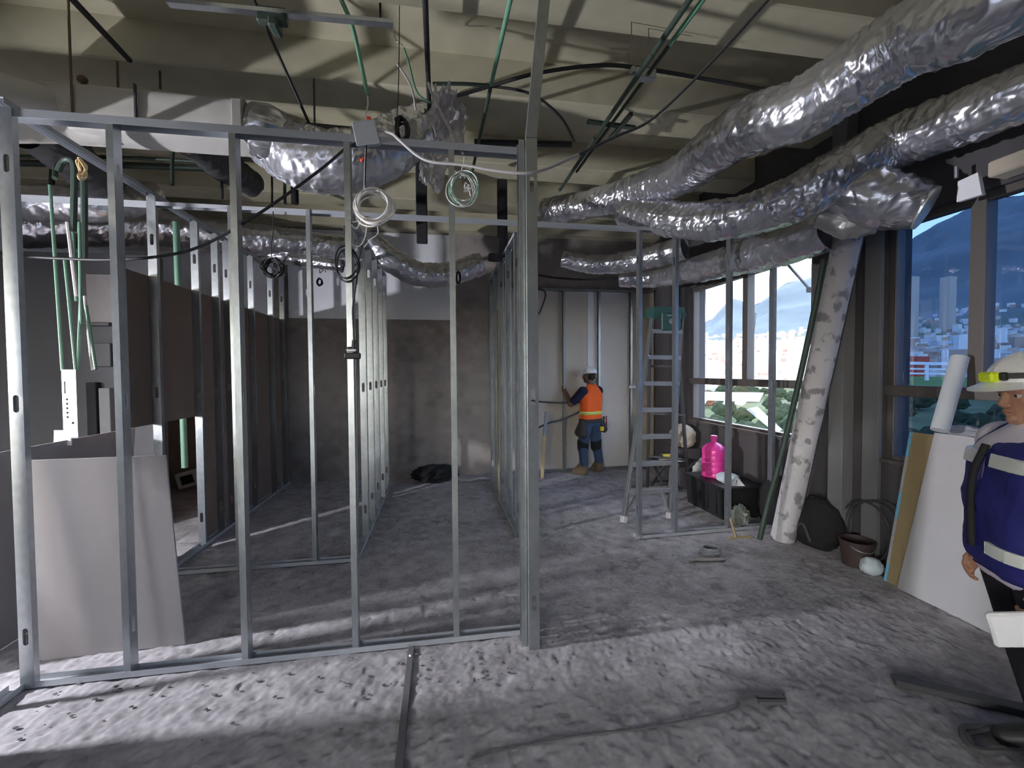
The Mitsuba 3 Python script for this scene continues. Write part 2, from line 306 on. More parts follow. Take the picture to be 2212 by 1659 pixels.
obj('top_track', track((0.76, 4.2), (0.76, 6.45), 3.0, -1), 'track_steel', F6)
obj('board_edge', box(0.735, 0.75, 5.52, 5.58, 0.02, 2.44, 0.002), 'wood_tan', F6)
# ================================================================ ducts
def duct(name, pts, radii, label, group=None, mat='foil', **k):
    t = thing(name, label, 'duct', group)
    obj('sleeve', foil_duct(pts, radii, **k), mat, t, smooth=True); return t
DA = duct('flexible_duct', [(2.628,1.441,3.379), (2.497,1.663,3.308), (2.417,1.931,3.351), (2.363,2.092,3.325), (2.294,2.254,3.283), (2.215,2.418,3.251), (2.125,2.688,3.313), (2.126,3.146,3.363), (2.213,3.743,3.442), (2.099,4.373,3.548), (1.755,4.836,3.568), (1.328,5.315,3.628)],
     [0.17, 0.17, 0.175, 0.175, 0.172, 0.172, 0.172, 0.17, 0.165, 0.16, 0.155, 0.15], 'upper of the two large crinkled silver foil ducts sweeping up to the top right corner', seed=1, n=120, step=0.014)
DB = duct('flexible_duct', [(3.491,1.752,3.319), (3.33,2.03,3.23), (3.281,2.342,3.238), (3.241,2.654,3.269), (3.041,2.785,3.153), (2.857,2.914,3.044), (2.696,3.09,2.963), (2.506,3.324,2.933), (2.297,3.665,2.999), (2.115,4.003,3.14), (1.951,4.39,3.304)],
     [0.155, 0.158, 0.165, 0.175, 0.178, 0.175, 0.17, 0.165, 0.16, 0.15, 0.14], 'lower of the two large crinkled silver foil ducts, above the bright window', seed=2, n=120, step=0.014)
DC = duct('duct_branch', [(3.059,2.933,3.118), (3.105,2.768,2.931), (3.219,2.645,2.834), (3.31,2.547,2.77)], [0.19, 0.2, 0.19, 0.15], 'short wide foil duct stub with a taped end, beside the blue window', seed=3, n=96, step=0.016)
obj('collar', sweep(np.array([(3.305,2.558,2.777), (3.329,2.523,2.753)]), 0.145, 40), 'foil_soft', DC)
obj('taped_wrap', foil_duct([(2.984,3.039,2.851), (3.108,2.915,2.761), (3.237,2.791,2.744)], [0.07, 0.1, 0.07], seed=13, n=48, step=0.02), 'foil_soft', DC, smooth=True)
# left hand trunk duct and the flexible piece that sags from its end
t = thing('rectangular_duct', 'boxy wrapped air duct above the left bays, joined to a sagging foil duct', 'duct')
def trunk(u, v):
    x = -4.6 + 3.3 * u; a = v * 2 * math.pi; c, s = np.cos(a), np.sin(a); q = (np.abs(c) ** 6 + np.abs(s) ** 6) ** (-1 / 6)
    p = np.stack([x + 0 * a, 3.41 - 0.16 * c * q, 3.385 + 0.145 * s * q], -1); w = meshkit.fbm(p * 5, 3, 4) - 0.5
    p[..., 1] += 0.02 * w; p[..., 2] += 0.02 * w; return p
obj('casing', quadgrid(120, 73, trunk), 'duct_wrap', t, smooth=True)
obj('elbow', foil_duct([(-2.15, 3.42, 3.38), (-2.45, 3.38, 3.36), (-2.66, 3.15, 3.28), (-2.7, 2.8, 3.2), (-2.7, 2.2, 3.2), (-2.7, 1.2, 3.2), (-2.7, 0.0, 3.25)], [0.15, 0.16, 0.2, 0.22, 0.22, 0.22, 0.22], amp=0.012, seed=5, n=64, step=.03), 'duct_wrap', t, smooth=True)
obj('end_plate', box(-1.315, -1.298, 3.255, 3.565, 3.245, 3.525, 0.006), 'duct_wrap', t)
obj('seam_tape', box(-1.36, -1.30, 3.240, 3.26, 3.26, 3.50, 0.004), 'foil_soft', t)
obj('joint_band', box(-1.935, -1.925, 3.232, 3.25, 3.24, 3.53), 'dark_grey', t)
DD = duct('sagging_duct', [(-1.295, 3.42, 3.385), (-1.2, 3.43, 3.375), (-1.191,3.595,3.371), (-0.934,3.467,3.225), (-0.68,3.404,3.19), (-0.441,3.417,3.281), (-0.252,3.493,3.451), (-0.069,3.671,3.655)],
     [0.16, 0.175, 0.205, 0.215, 0.21, 0.2, 0.19, 0.16], 'crumpled silver foil duct sagging behind the front top rail, below the junction box', seed=6, n=120, step=0.013)
# ducts farther back
duct('rear_duct', [(-4.115,4.683,3.185), (-3.465,4.678,3.219), (-3.11,4.823,3.271), (-2.97,5.214,3.545)], [0.15, 0.15, 0.14, 0.13], 'bright foil duct at the far left, just under the middle rail', seed=7)
duct('rear_duct', [(-4.471,5.453,3.213), (-3.939,5.672,3.309), (-3.427,5.996,3.427), (-2.799,6.196,3.427), (-2.145,6.392,3.428), (-1.578,6.501,3.419), (-0.97,6.602,3.419)], [0.22, 0.22, 0.22, 0.2, 0.19, 0.17, 0.15], 'long foil duct with a bright underside, crossing the far left above the brown boards', seed=8)
duct('rear_duct', [(-0.799,5.453,3.221), (-0.539,5.504,2.995), (-0.244,5.655,2.886), (0.133,5.694,2.906), (0.556,5.73,3.059)], [0.13, 0.15, 0.15, 0.15, 0.14], 'drooping foil duct in front of the back wall, above the dark bundle', seed=9)
duct('rear_duct', [(1.66,5.753,3.163), (2.087,5.577,3.06), (2.545,5.299,3.067), (2.911,4.834,3.112)], [0.1, 0.12, 0.13, 0.13], 'upper of two small foil ducts behind the end post, over the orange vest', seed=10)
duct('rear_duct', [(2.554,5.903,2.957), (2.913,5.639,2.925), (3.075,5.104,2.886), (3.152,4.482,2.852), (3.201,3.966,2.821), (3.206,3.508,2.808), (3.226,3.15,2.81)], [0.11, 0.13, 0.15, 0.17, 0.17, 0.16], 'crumpled foil duct lying over the bright window head behind the ladder', seed=11)
duct('rear_duct', [(-2.395,6.429,3.286), (-1.916,6.398,3.201), (-1.304,6.344,3.114)], [0.08, 0.09, 0.08], 'thin foil duct under the long bright one, back left', seed=12)

# ================================================================ conduits, rods, rails under the ceiling
def conduit(name, label, cat, pts, r, mat, group=None, k=8, n=10):
    o = key_free(name); scene[o] = mikit.ply(tube(pts, r, n, k), mat, smooth=40); tag(o, label, cat, group); return o
conduit('black_pipe', 'black pipe at the top left corner, ending at the wrapped duct', 'pipe', [(-1.893,2.604,3.636), (-2.049,3.395,3.776)], 0.017, 'black_rubber')
conduit('hanger_rod', 'thin dark rod slanting from a galvanized clamp to the sagging duct', 'rod', [(-1.05,2.775,3.845), (-1.045,2.976,3.814), (-0.912,3.45,3.45)], 0.010, 'black_rubber')
conduit('dark_conduit', 'long dark conduit running straight back under the ceiling, third from the left', 'conduit', [(-0.055, 2.2, 3.7), (-0.055, 4.2, 3.7)], 0.017, 'black_rubber')
conduit('green_conduit', 'pale green conduit running back under the ceiling left of the slanted steel stud', 'conduit', [(0.41, 2.0, 3.65), (0.378, 3.08, 3.65)], 0.014, 'conduit_green')
conduit('dark_conduit', 'dark continuation of the pale green conduit, running back left of the slanted stud', 'conduit', [(0.378, 3.09, 3.65), (0.345, 4.4, 3.65)], 0.014, 'conduit_dark')
conduit('dark_conduit', 'left of the two parallel conduits beside the slanted stud, dark and thick', 'conduit', [(1.358, 2.0, 3.65), (1.30, 4.6, 3.6)], 0.017, 'conduit_dark')
conduit('green_conduit', 'green end of the right one of the two parallel ceiling conduits', 'conduit', [(1.44, 2.0, 3.66), (1.425, 2.55, 3.66)], 0.015, 'conduit_green')
conduit('dark_conduit', 'right of the two parallel conduits beside the slanted stud, dark grey green', 'conduit', [(1.425, 2.56, 3.66), (1.36, 4.2, 3.62)], 0.013, 'conduit_dark')
obj('conduit_clamp', cat_([box(1.33, 1.47, 2.80, 2.86, 3.625, 3.69, 0.004), box(1.30, 1.33, 2.81, 2.85, 3.66, 3.7, 0.003)]), 'galvanized', None, 'galvanized clamp joining the two parallel ceiling conduits', 'clamp')
obj('cross_strut', cat_([bar((1.2, 3.42, 3.66), (1.62, 3.45, 3.66), 0.04, 0.02), bar((1.52, 3.3, 3.68), (1.47, 3.6, 3.64), 0.03, 0.03)]), 'conduit_dark', None, 'short dark cross strut under the parallel conduits', 'strut')
conduit('flexible_hose', 'long black hose arching over from the conduit crossing to the upper foil duct', 'hose', [(0.024,3.3,3.641), (0.397,3.262,3.76), (0.73,3.107,3.788), (1.146,2.966,3.789), (1.451,2.884,3.737), (1.819,2.8,3.657), (2.227,2.73,3.58)], 0.013, 'black_rubber')
conduit('flexible_hose', 'black hose curving down behind the slanted stud to the back rail', 'hose', [(0.401,3.293,3.78), (0.622,3.255,3.744), (0.787,3.277,3.704), (0.969,3.346,3.614), (1.119,3.522,3.549)], 0.010, 'black_rubber')
conduit('flexible_hose', 'short straight black hose left of the conduit crossing, over the plastic film', 'hose', [(-0.024,3.209,3.701), (0.19,3.225,3.732), (0.397,3.262,3.763)], 0.013, 'conduit_dark')
conduit('green_conduit', 'bent green conduit at the top whose wire drops to the grey junction box', 'conduit', [(-0.572,2.696,3.869), (-0.531,2.738,3.804), (-0.488,2.779,3.708), (-0.447,2.766,3.514), (-0.406,2.753,3.304)], 0.013, 'conduit_green')
conduit('dark_wire', 'wire dropping from the bent green conduit to the grey junction box', 'wire', [(-0.408,2.754,3.306), (-0.404,2.751,3.251), (-0.41,2.699,3.153), (-0.39,2.662,3.068)], 0.004, 'cable_white')
conduit('flexible_conduit', 'thin pale green flexible conduit bending toward the plastic film', 'conduit', [(-0.209,3.04,3.807), (-0.176,3.031,3.696), (-0.15,3.023,3.579), (-0.114,2.994,3.482), (-0.039,2.949,3.411)], 0.007, 'conduit_green')
conduit('flexible_conduit', 'pale conduit leaning across the plastic film down to the green wire coil', 'conduit', [(-0.05,3.006,3.572), (-0.032,2.95,3.478), (0.006,2.838,3.332), (0.087,2.716,3.109), (0.152,2.65,2.951)], 0.009, 'cable_grey')
conduit('metal_strap', 'grey perforated strap hanging beside the plastic film', 'strap', [(-0.255,3.044,3.703), (-0.178,3.028,3.579), (-0.151,3.021,3.495), (-0.14,3.068,3.424)], 0.007, 'cable_grey')
sc_ = thing('ceiling_channel', 'galvanized channel under the ceiling at top left, with a dark clamp', 'channel')
obj('channel', bar((-1.46, 2.745, 3.7), (-0.25, 2.70, 3.7), 0.042, 0.022), 'galvanized', sc_)
obj('clamp', cat_([box(-1.0, -0.84, 2.71, 2.76, 3.64, 3.73, 0.01), box(-0.93, -0.88, 2.68, 2.79, 3.6, 3.66, 0.01)]), 'conduit_dark', sc_)
obj('wire_tail', tube([(-0.25, 2.7, 3.7), (-0.263,3.05,3.866), (-0.217,3.042,3.826)], 0.004, 6), 'steel', sc_)
for (a, b, w1, mat, lab) in (((-2.289,3.24,4.044), (-2.298,3.219,3.295), 2.75, 'rust', 'rusty threaded rod nearest the top left corner, reaching the wrapped duct'), ((-2.175,3.476,4.093), (-2.18,3.463,3.634), 3.0, 'rust', 'short threaded rod beside the black pipe end'), ((-1.946,3.538,4.054), (-1.96,3.529,3.685), 3.1, 'dark_grey', 'thin rod above the middle of the wrapped duct'), ((-0.888,3.457,3.81), (-0.898,3.448,3.47), 3.2, 'dark_grey', 'thin rod by the left end of the dark strut'), ((-0.325,2.757,3.873), (-0.327,2.754,3.768), 2.6, 'black_rubber', 'short black rod at the top over the galvanized channel')):
    o = thing('threaded_rod', lab, 'rod'); pa, pb = a, b
    scene[o] = mikit.ply(rod(pa, (pa[0], pa[1], pb[2]), 0.007, 6), mat)
o = thing('chain', 'dark chain hanging on the front of the wrapped duct', 'chain')
scene[o] = mikit.ply(cat_([trimesh.creation.icosphere(1, 0.03).apply_translation((-2.366,3.444,3.646))] + [rod(np.array((-2.332,3.386,3.603)) - [0, 0, i * 0.03], np.array((-2.332,3.386,3.603)) - [0, 0, i * 0.03 + 0.024], 0.008 if i % 2 else 0.005, 6) for i in range(8)]), 'rust')
obj('dark_strut', bar((-0.975,3.564,3.52), (-0.497,3.483,3.471), 0.04, 0.035), 'dark_grey', None, 'dark strut along the top of the sagging duct, left of the junction box', 'strut')
obj('rear_strut', bar((0.332,3.961,3.705), (1.191,3.818,3.678), 0.05, 0.03), 'black_rubber', None, 'dark strut just above the front top rail, either side of the end post', 'strut')
obj('wire_frame', cat_([rod((1.199,2.604,3.844), (1.196,2.596,3.557), 0.003, 5), rod((1.328,2.634,3.854), (1.326,2.63,3.708), 0.003, 5), rod((1.199,2.604,3.844), (1.429,2.617,3.83), 0.003, 5)]), 'dark_grey', None, 'thin wire hanger bent square above the conduit clamp', 'hanger')
for y0, x, lab in ((4.5, -0.16, 'left of the two broad black ducts dropping behind the middle rail'), (4.9, 0.72, 'right of the two broad black ducts behind the middle rail, beside the end post')):
    o = thing('black_drop', lab, 'duct'); scene[o] = mikit.ply(box(x - 0.055, x + 0.055, y0, y0 + 0.06, 2.95, 3.81, 0.008), 'black_cloth')
obj('angled_foot', box(0.56, 0.72, 4.9, 4.98, 2.9, 2.98, 0.01), 'black_cloth', 'black_drop_001')
for pts, r, mt, lab in (([(-3.839,4.751,3.596), (-3.105,4.834,3.669), (-2.053,4.864,3.709)], .03, 'conduit_dark', 'thick dark green pipe crossing behind the left bays, lower of two'), ([(-3.701,4.627,3.605), (-2.908,4.65,3.665), (-2.047,4.659,3.679)], .016, 'conduit_dark', 'thin dark green pipe crossing behind the left bays, upper of two'),
    ([(-3.497,4.688,3.389), (-3.502,4.697,3.644), (-3.301,4.256,3.599), (-3.129,3.922,3.543)], .022, 'conduit_dark', 'dark pipe slanting down at the far left behind the first bay'), ([(-2.345,4.394,3.338), (-2.338,4.402,3.628), (-2.266,4.341,3.705), (-2.161,4.273,3.698), (-2.09,4.259,3.625)], .016, 'conduit_dark', 'bent dark conduit with a crook at its top behind the second bay'),
    ([(-2.055,4.663,3.755), (-2.051,4.65,3.331)], .012, 'black_rubber', 'thin black drop rod behind the second bay'), ([(-1.587,5.299,3.892), (-1.586,5.289,3.553)], .04, 'black_cloth', 'broad black drop pipe under the sagging duct'), ([(-1.649,4.802,3.875), (-1.651,4.785,3.313)], .010, 'black_rubber', 'thin black rod behind the third bay'), ([(-1.654,4.493,3.681), (-1.525,4.47,3.658), (-1.431,4.452,3.57), (-1.418,4.44,3.243)], .014, 'conduit_dark', 'curved dark conduit behind the third bay')):
    conduit('rear_conduit', lab, 'conduit', pts, r, mt)
duct('dark_duct', [(-2.074,4.052,3.583), (-2.037,4.301,3.622), (-2.004,4.651,3.634), (-1.931,5.045,3.645)], [.1, .13, .14, .12], 'dark insulated duct slanting behind the second and third front studs', seed=17, mat='dark_foil')
duct('dark_duct', [(-3.06,3.909,3.507), (-3.038,4.209,3.482), (-3.141,4.732,3.451), (-3.26,5.158,3.458)], [.14, .16, .16, .14], 'dark insulated duct slanting down behind the hanging conduits', seed=18, mat='dark_foil')
pr('dark_foil', (0.09, 0.09, 0.095), 0.5, 0.4)
obj('ceiling_box', box(*[q for p in zip((-3.585,6.147,4.208), (-3.339,6.153,4.091)) for q in p]), 'box_grey', None, 'grey box fixed above the long foil duct, behind the second bay', 'box')
# slanted stud on the end post
obj('slanted_stud', to_axes(stud_local(1.12, ()), (0.50, 2.47, 2.985), (1, 0, 0), (0, 1, 0), np.array((0.085, -0.12, 1.0))), 'galvanized', None, 'galvanized stud slanting from the top of the end post up to the ceiling', 'stud')

# ================================================================ cables, boxes and coils hanging on the frames
conduit('long_cable', 'black cable sagging from the left edge across the front studs to the junction box', 'cable', [(-2.324,2.636,2.293), (-2.285,2.731,2.295), (-2.234,2.824,2.301), (-2.024,2.809,2.292), (-1.795,2.771,2.286), (-1.516,2.725,2.304), (-1.292,2.7,2.367), (-0.996,2.687,2.552), (-0.668,2.681,2.811), (-0.481,2.675,2.985)], 0.008, 'black_rubber')
lc = thing('long_cable', 'cable drooping from the junction box past the end post and up to the ceiling', 'cable')
obj('pale_length', tube([(-0.337,2.633,3.038), (-0.257,2.598,3.01), (-0.21,2.548,2.952), (-0.111,2.488,2.845), (-0.024,2.452,2.797), (0.137,2.404,2.771), (0.283,2.358,2.733), (0.451,2.309,2.705), (0.578,2.309,2.736), (0.77,2.342,2.842)], 0.0078, 8), 'cable_grey', lc, 'pale length', smooth=40)
obj('dark_length', tube([(0.77,2.342,2.842), (1.013,2.407,2.993), (1.235,2.425,3.114), (1.463,2.342,3.317), (1.642,2.267,3.501), (1.833,2.191,3.712)], 0.0078, 8), 'dark_grey', lc, 'dark length', smooth=40)
jb = thing('junction_box', 'square grey junction box hung tilted on the front top rail, cables on both sides', 'junction box')
def tilted_box(c, w, d, h, a, chamf=0.006):
    m = box(-w / 2, w / 2, -d / 2, d / 2, -h / 2, h / 2, chamf); m.apply_transform(trimesh.transformations.rotation_matrix(a, (0, 1, 0))); m.apply_translation(c); return m
obj('body', tilted_box((-0.401,2.663,3.03), 0.125, 0.07, 0.125, -0.2), 'jbox', jb)
obj('cover', tilted_box(np.array((-0.398,2.611,3.006)), 0.128, 0.012, 0.128, -0.2, 0.003), 'jbox', jb)
obj('gland', rod((-0.461,2.652,2.999), (-0.503,2.658,2.978), 0.022, 10), 'jbox', jb)
obj('red_tag', box(*[q for p in zip(np.array((-0.384,2.642,3.102)) - 0.012, np.array((-0.384,2.642,3.102)) + 0.012) for q in p], 0.003), 'red', jb)
def coil(name, label, c, rx, rz, nloop, r, mat, seed, tilt=0.35, spread=0.02, cat='cable coil'):
    g = np.random.default_rng(seed); o = thing(name, label, cat); c = np.array(c); ms = []
    for i in range(nloop):
        a = np.linspace(0, 2 * math.pi, 33); ph = g.uniform(0, 6.28); s = 1 + g.normal(0, 0.06); ec = g.normal(0, spread, 3) * [1, 1, 1]
        x = rx * s * np.cos(a + ph); z = rz * s * np.sin(a + ph); y = g.normal(0, spread) + 0.02 * np.sin(2 * a + ph) + tilt * z
        ms.append(sweep(np.stack([x, y, z], 1) + c + ec, r, 6, False))
    return o, ms
def close(o, ms, mat): scene[o] = mikit.ply(cat_(ms), mat, smooth=50)
o, ms = coil('white_cable_coil', 'coil of white cable hanging under the junction box by the fourth stud', (-0.366,2.624,2.602), 0.098, 0.104, 12, 0.005, '', 3, 0.25, 0.009)
ms += [tube([(-0.404,2.641,2.937), (-0.411,2.639,2.831), (-0.417,2.636,2.703), (-0.444,2.639,2.677)], 0.004, 6), tube([(-0.46,2.642,2.672), (-0.474,2.643,2.618), (-0.477,2.642,2.587), (-0.446,2.636,2.544), (-0.383,2.625,2.533)], 0.004, 6), tube([(-0.446,2.635,2.517), (-0.493,2.643,2.507), (-0.462,2.636,2.475), (-0.43,2.633,2.538)], 0.004, 6),
       tube([(-0.404,2.627,2.485), (-0.416,2.627,2.419), (-0.448,2.631,2.374), (-0.495,2.639,2.385)], 0.003, 6), tube([(-0.344,2.618,2.498), (-0.342,2.616,2.445), (-0.384,2.622,2.41), (-0.421,2.626,2.366)], 0.003, 6)]
close(o, ms, 'cable_white')
conduit('dark_wire', 'dark wire dropping from the junction box to the white cable coil', 'wire', [(-0.399,2.64,2.964), (-0.405,2.638,2.857), (-0.412,2.636,2.724)], 0.004, 'black_rubber')
obj('red_clip', hull([(-0.525,3.163,3.113), (-0.487,3.157,3.132), (-0.484,3.156,3.116), (-0.524,3.193,3.105), (-0.504,3.128,3.092)]), 'red', None, 'small red clip on the sagging foil duct under the junction box', 'clip')
o, ms = coil('green_wire_coil', 'tangle of green and white wires hanging at the fifth stud', (0.147,2.593,2.715), 0.075, 0.1, 7, 0.003, '', 5, 0.2, 0.012)
ms += [tube([(0.159,2.628,2.925), (0.155,2.607,2.877), (0.14,2.598,2.829), (0.132,2.598,2.783)], 0.003, 6), tube([(0.132,2.598,2.783), (0.143,2.597,2.818), (0.159,2.594,2.801), (0.156,2.594,2.785)], 0.003, 6)]
ms += [tube([np.array((0.185,2.557,2.715)) + rng.normal(0, 0.02, 3) for _ in range(4)], 0.003, 5) for _ in range(4)]
close(o, ms, 'cable_white'); scene[o + '__green_wire'] = mikit.ply(cat_([m.copy().apply_transform(trimesh.transformations.rotation_matrix(0.3, (0, 1, 0), (0.147,2.593,2.715))) for m in ms[:4]]), 'conduit_green', smooth=50); labels[o + '__green_wire'] = {'label': 'green wires of the tangle'}
o, ms = coil('black_cable_coil', 'round black cable coil hanging between the third stud and the dark boards', (-1.36,3.933,2.532), 0.075, 0.075, 8, 0.006, '', 8, 0.2, 0.008)
ms += [tube([(-1.371,3.937,2.598), (-1.374,3.941,2.714), (-1.357,3.941,2.829), (-1.355,3.947,3.015)], 0.004, 6)]; close(o, ms, 'black_rubber')
o, ms = coil('black_cable_coil', 'large loose loop of black cable at the fourth stud, below the white coil', (-0.512,2.639,2.273), 0.062, 0.092, 2, 0.005, '', 9, 0.1, 0.006)
ms += [tube([(-0.514,2.645,2.486), (-0.528,2.646,2.433), (-0.511,2.641,2.366), (-0.464,2.631,2.286), (-0.46,2.628,2.22), (-0.471,2.628,2.14), (-0.489,2.627,2.007), (-0.485,2.622,1.874), (-0.486,2.62,1.789)], 0.005, 6), tube([(-0.432,2.629,2.379), (-0.451,2.629,2.299), (-0.475,2.632,2.26)], 0.005, 6), tube([(-0.488,2.642,2.512), (-0.522,2.647,2.491), (-0.528,2.647,2.446)], 0.009, 6)]; close(o, ms, 'black_rubber')
o, ms = coil('black_cable_coil', 'small black wire bundle hanging high on the back left wall', (-1.615,6.39,2.899), 0.03, 0.05, 6, 0.006, '', 10, 0.2, 0.008)
ms += [tube([(-1.614,6.393,3.021), (-1.619,6.397,3.116), (-1.624,6.4,3.199)], 0.005, 6), tube([(-1.614,6.393,3.021), (-1.556,6.385,3.065), (-1.532,6.38,3.033)], 0.005, 6)]; close(o, ms, 'black_rubber')
o, ms = coil('black_cable_coil', 'black cable bundle on a thin wire, right of the junction box above the rail', (-0.205,2.734,3.095), 0.03, 0.07, 7, 0.007, '', 11, 0.1, 0.008)
ms += [tube([(-0.224,2.93,4.126), (-0.229,2.888,3.693), (-0.229,2.809,3.427), (-0.234,2.742,3.192)], 0.003, 6), hull(np.array((-0.232,2.741,3.17)) + rng.normal(0, 0.016, (12, 3)))]; close(o, ms, 'black_rubber')
o, ms = coil('black_cable_coil', 'small dark loop hanging at the fifth stud, below the drooping duct', (0.233,5.268,2.771), 0.02, 0.07, 3, 0.008, '', 12, 0.1, 0.004); close(o, ms, 'black_rubber')
o = thing('tool_battery', 'black power tool head with battery hung on the fourth stud', 'power tool'); c = np.array((-0.496,2.641,1.747))
obj('battery', box(*[q for p in zip(c - (0.042, 0.03, 0.02), c + (0.042, 0.03, 0.016)) for q in p], 0.006), 'black_rubber', o)
obj('housing', box(*[q for p in zip(c - (0.034, 0.025, -0.018), c + (0.03, 0.025, 0.05)) for q in p], 0.012), 'dark_grey', o)
obj('stripe', box(*[q for p in zip(c - (0.026, 0.033, -0.022), c + (0.024, -0.02, 0.036)) for q in p], 0.003), 'white_plastic', o)
obj('grip', rod(c + (0, 0, 0.045), c + (0.004, 0, 0.09), 0.014, 10), 'black_rubber', o)
# crumpled plastic film hung over the rail
scene['plastic_film'] = {'type': 'principledthin', 'base_color': {'type': 'rgb', 'value': [0.62, 0.6, 0.62]}, 'roughness': 0.25, 'spec_trans': 0.45, 'diff_trans': 0.5, 'eta': 1.5}
def film(c0, c1, c2, c3, seed, amp):
    a, b, c, d = map(np.array, (c0, c1, c2, c3))
    def fn(u, v):
        p = (a * ((1 - u) * (1 - v))[..., None] + b * (u * (1 - v))[..., None] + c * (u * v)[..., None] + d * ((1 - u) * v)[..., None])
        q = np.abs(meshkit.fbm(np.stack([u * 4, v * 4, 0 * u], -1), 4, seed) - 0.5); return p + amp * (q[..., None] * np.array([0.5, -1.6, 0.5]))
    return quadgrid(40, 40, fn)
pf = thing('plastic_film', 'crumpled translucent plastic film caught over the top rail, left of the fifth stud', 'plastic film')
obj('upper_fold', film((0.029,3.043,3.557), (0.173,2.963,3.354), (0.164,2.855,3.072), (-0.122,2.906,3.193), 2, 0.16), 'plastic_film', pf, smooth=True)
obj('upper_fold', film((-0.04,3.106,3.558), (0.08,3.087,3.605), (0.206,3.008,3.352), (-0.028,2.989,3.109), 3, 0.16), 'plastic_film', pf, smooth=True)
obj('hanging_fold', film((-0.113,2.86,3.083), (0.075,2.828,3.038), (0.014,2.85,2.77), (-0.119,2.875,2.866), 4, 0.1), 'plastic_film', pf, smooth=True)

# ================================================================ left hand bay: conduits, perforated strut, switch plate
for (p, q, w1, w2, lab) in (((-2.679,3.577,2.976), (-2.522,3.411,1.677), 3.05, 2.95, 'green conduit at the left of the hanging bunch, reaching the perforated strut'), ((-2.54,3.487,2.443), (-2.433,3.396,1.677), 3.0, 2.95, 'second hanging green conduit from the left, reaching the perforated strut'), ((-2.602,3.608,2.733), (-2.544,3.582,2.205), 3.1, 3.1, 'short grey green conduit in the middle of the bunch'), ((-2.605,3.658,2.7), (-2.547,3.582,2.172), 3.15, 3.1, 'bright green conduit in the middle of the bunch'), ((-2.437,3.478,2.698), (-2.435,3.457,1.996), 3.0, 3.0, 'long pale green conduit right of the middle of the bunch'), ((-2.474,3.52,2.196), (-2.461,3.451,1.677), 3.05, 3.0, 'pale green conduit slanting down left in the bunch'), ((-2.488,3.573,2.205), (-2.36,3.435,1.676), 3.1, 3.0, 'grey conduit ending beside the brightest green one'), ((-2.439,3.512,2.131), (-2.338,3.431,1.683), 3.05, 3.0, 'brightest green conduit, at the right of the hanging bunch')):
    o = thing('hanging_conduit', lab, 'conduit'); pa, pb = p, q
    scene[o] = mikit.ply(rod(pa, pb, 0.010 if 'short' not in lab else 0.013, 8), 'bunch_green' if 'grey' not in lab else 'cable_grey', smooth=40)
o = thing('conduit_elbow', 'dark bent conduits gathered at the top of the hanging bunch', 'conduit')
scene[o] = mikit.ply(cat_([tube([(-2.667,3.629,3.096), (-2.633,3.626,3.162), (-2.584,3.618,3.178), (-2.552,3.611,3.129), (-2.555,3.606,2.931), (-2.564,3.599,2.667)], 0.02, 8), tube([(-2.69,3.632,3.047), (-2.762,3.749,3.177), (-2.803,3.86,3.277)], 0.015, 8), tube([(-2.488,3.598,3.062), (-2.483,3.594,2.93), (-2.488,3.581,2.469)], 0.02, 8)]), 'conduit_dark', smooth=40)
o, ms = coil('yellow_cord', 'small hank of yellow cord hanging at the top of the hanging conduits', (-2.42,3.486,3.058), 0.016, 0.06, 5, 0.005, '', 14, 0.0, 0.004, 'cord'); close(o, ms, 'wood')
o = thing('hanging_conduit', 'tall pale green conduit standing in front of the brown boards', 'conduit'); scene[o] = mikit.ply(rod((-2.435,4.604,3.076), (-2.438,4.637,0.743), 0.028, 10), 'bunch_green', smooth=40)
o = thing('perforated_strut', 'grey perforated metal strut hanging under the green conduits', 'strut')
pl = sg.box(0, 0, 0.085, 0.46)
for i in range(5): pl = pl.difference(sg.Point(0.028, 0.14 + 0.03 * i).buffer(0.007, 4))
pl = pl.difference(sg.box(0.014, 0.3, 0.022, 0.38)).difference(sg.Point(0.058, 0.1).buffer(0.008, 4))
pm = trimesh.creation.extrude_polygon(pl, 0.003, engine='earcut'); scene[o] = mikit.ply(cat_([to_axes(pm, (-2.501,3.374,1.222), (1, 0, 0), (0, 0, 1), (0, -1, 0)), to_axes(box(0, 0.003, 0, 0.46, -0.02, 0.0), (-2.501,3.374,1.222), (1, 0, 0), (0, 0, 1), (0, -1, 0))]), 'jbox')
o = thing('switch_plate', 'white square plate under the perforated strut', 'switch plate'); c = np.array((-2.55,3.432,1.215)); scene[o] = mikit.ply(tilted_box(c, 0.105, 0.012, 0.105, 0.04, 0.003), 'white_plastic')
# ================================================================ sheets, tube, ladder and tools on the floor
def slab(q, th, n):
    """a flat sheet: its front corners q (4 points, in order), thickness th along n"""
    q = np.array(q, float); return hull(np.vstack([q, q + np.array(n, float) * th]))
def crumple(c, r, seed, amp=0.25, f=3.0, sub=4, flat=None):
    m = trimesh.creation.icosphere(sub); v = m.vertices; d = 1 + amp * 2 * (meshkit.fbm(v * f + seed * 7.3, 4, seed) - 0.5) + amp * np.abs(meshkit.fbm(v * f * 2 + seed, 3, seed + 3) - 0.5)
    v = v * d[:, None] * np.array(r); v[:, 2] = np.maximum(v[:, 2], -r[2] * 0.8); m = trimesh.Trimesh(v, m.faces, process=False); m.apply_translation(np.array(c) + [0, 0, r[2] * 0.8]); return m
GL = thing('gypsum_sheet', 'large pale gypsum sheet leaning behind the first two front studs', 'gypsum board')
obj('face', slab([(-2.343,2.88,-0.004), (-1.551,2.9,-0.002), (-1.544,2.75,1.185), (-2.198,2.74,1.185)], 0.012, (0, 1, 0.1)), 'gypsum', GL)
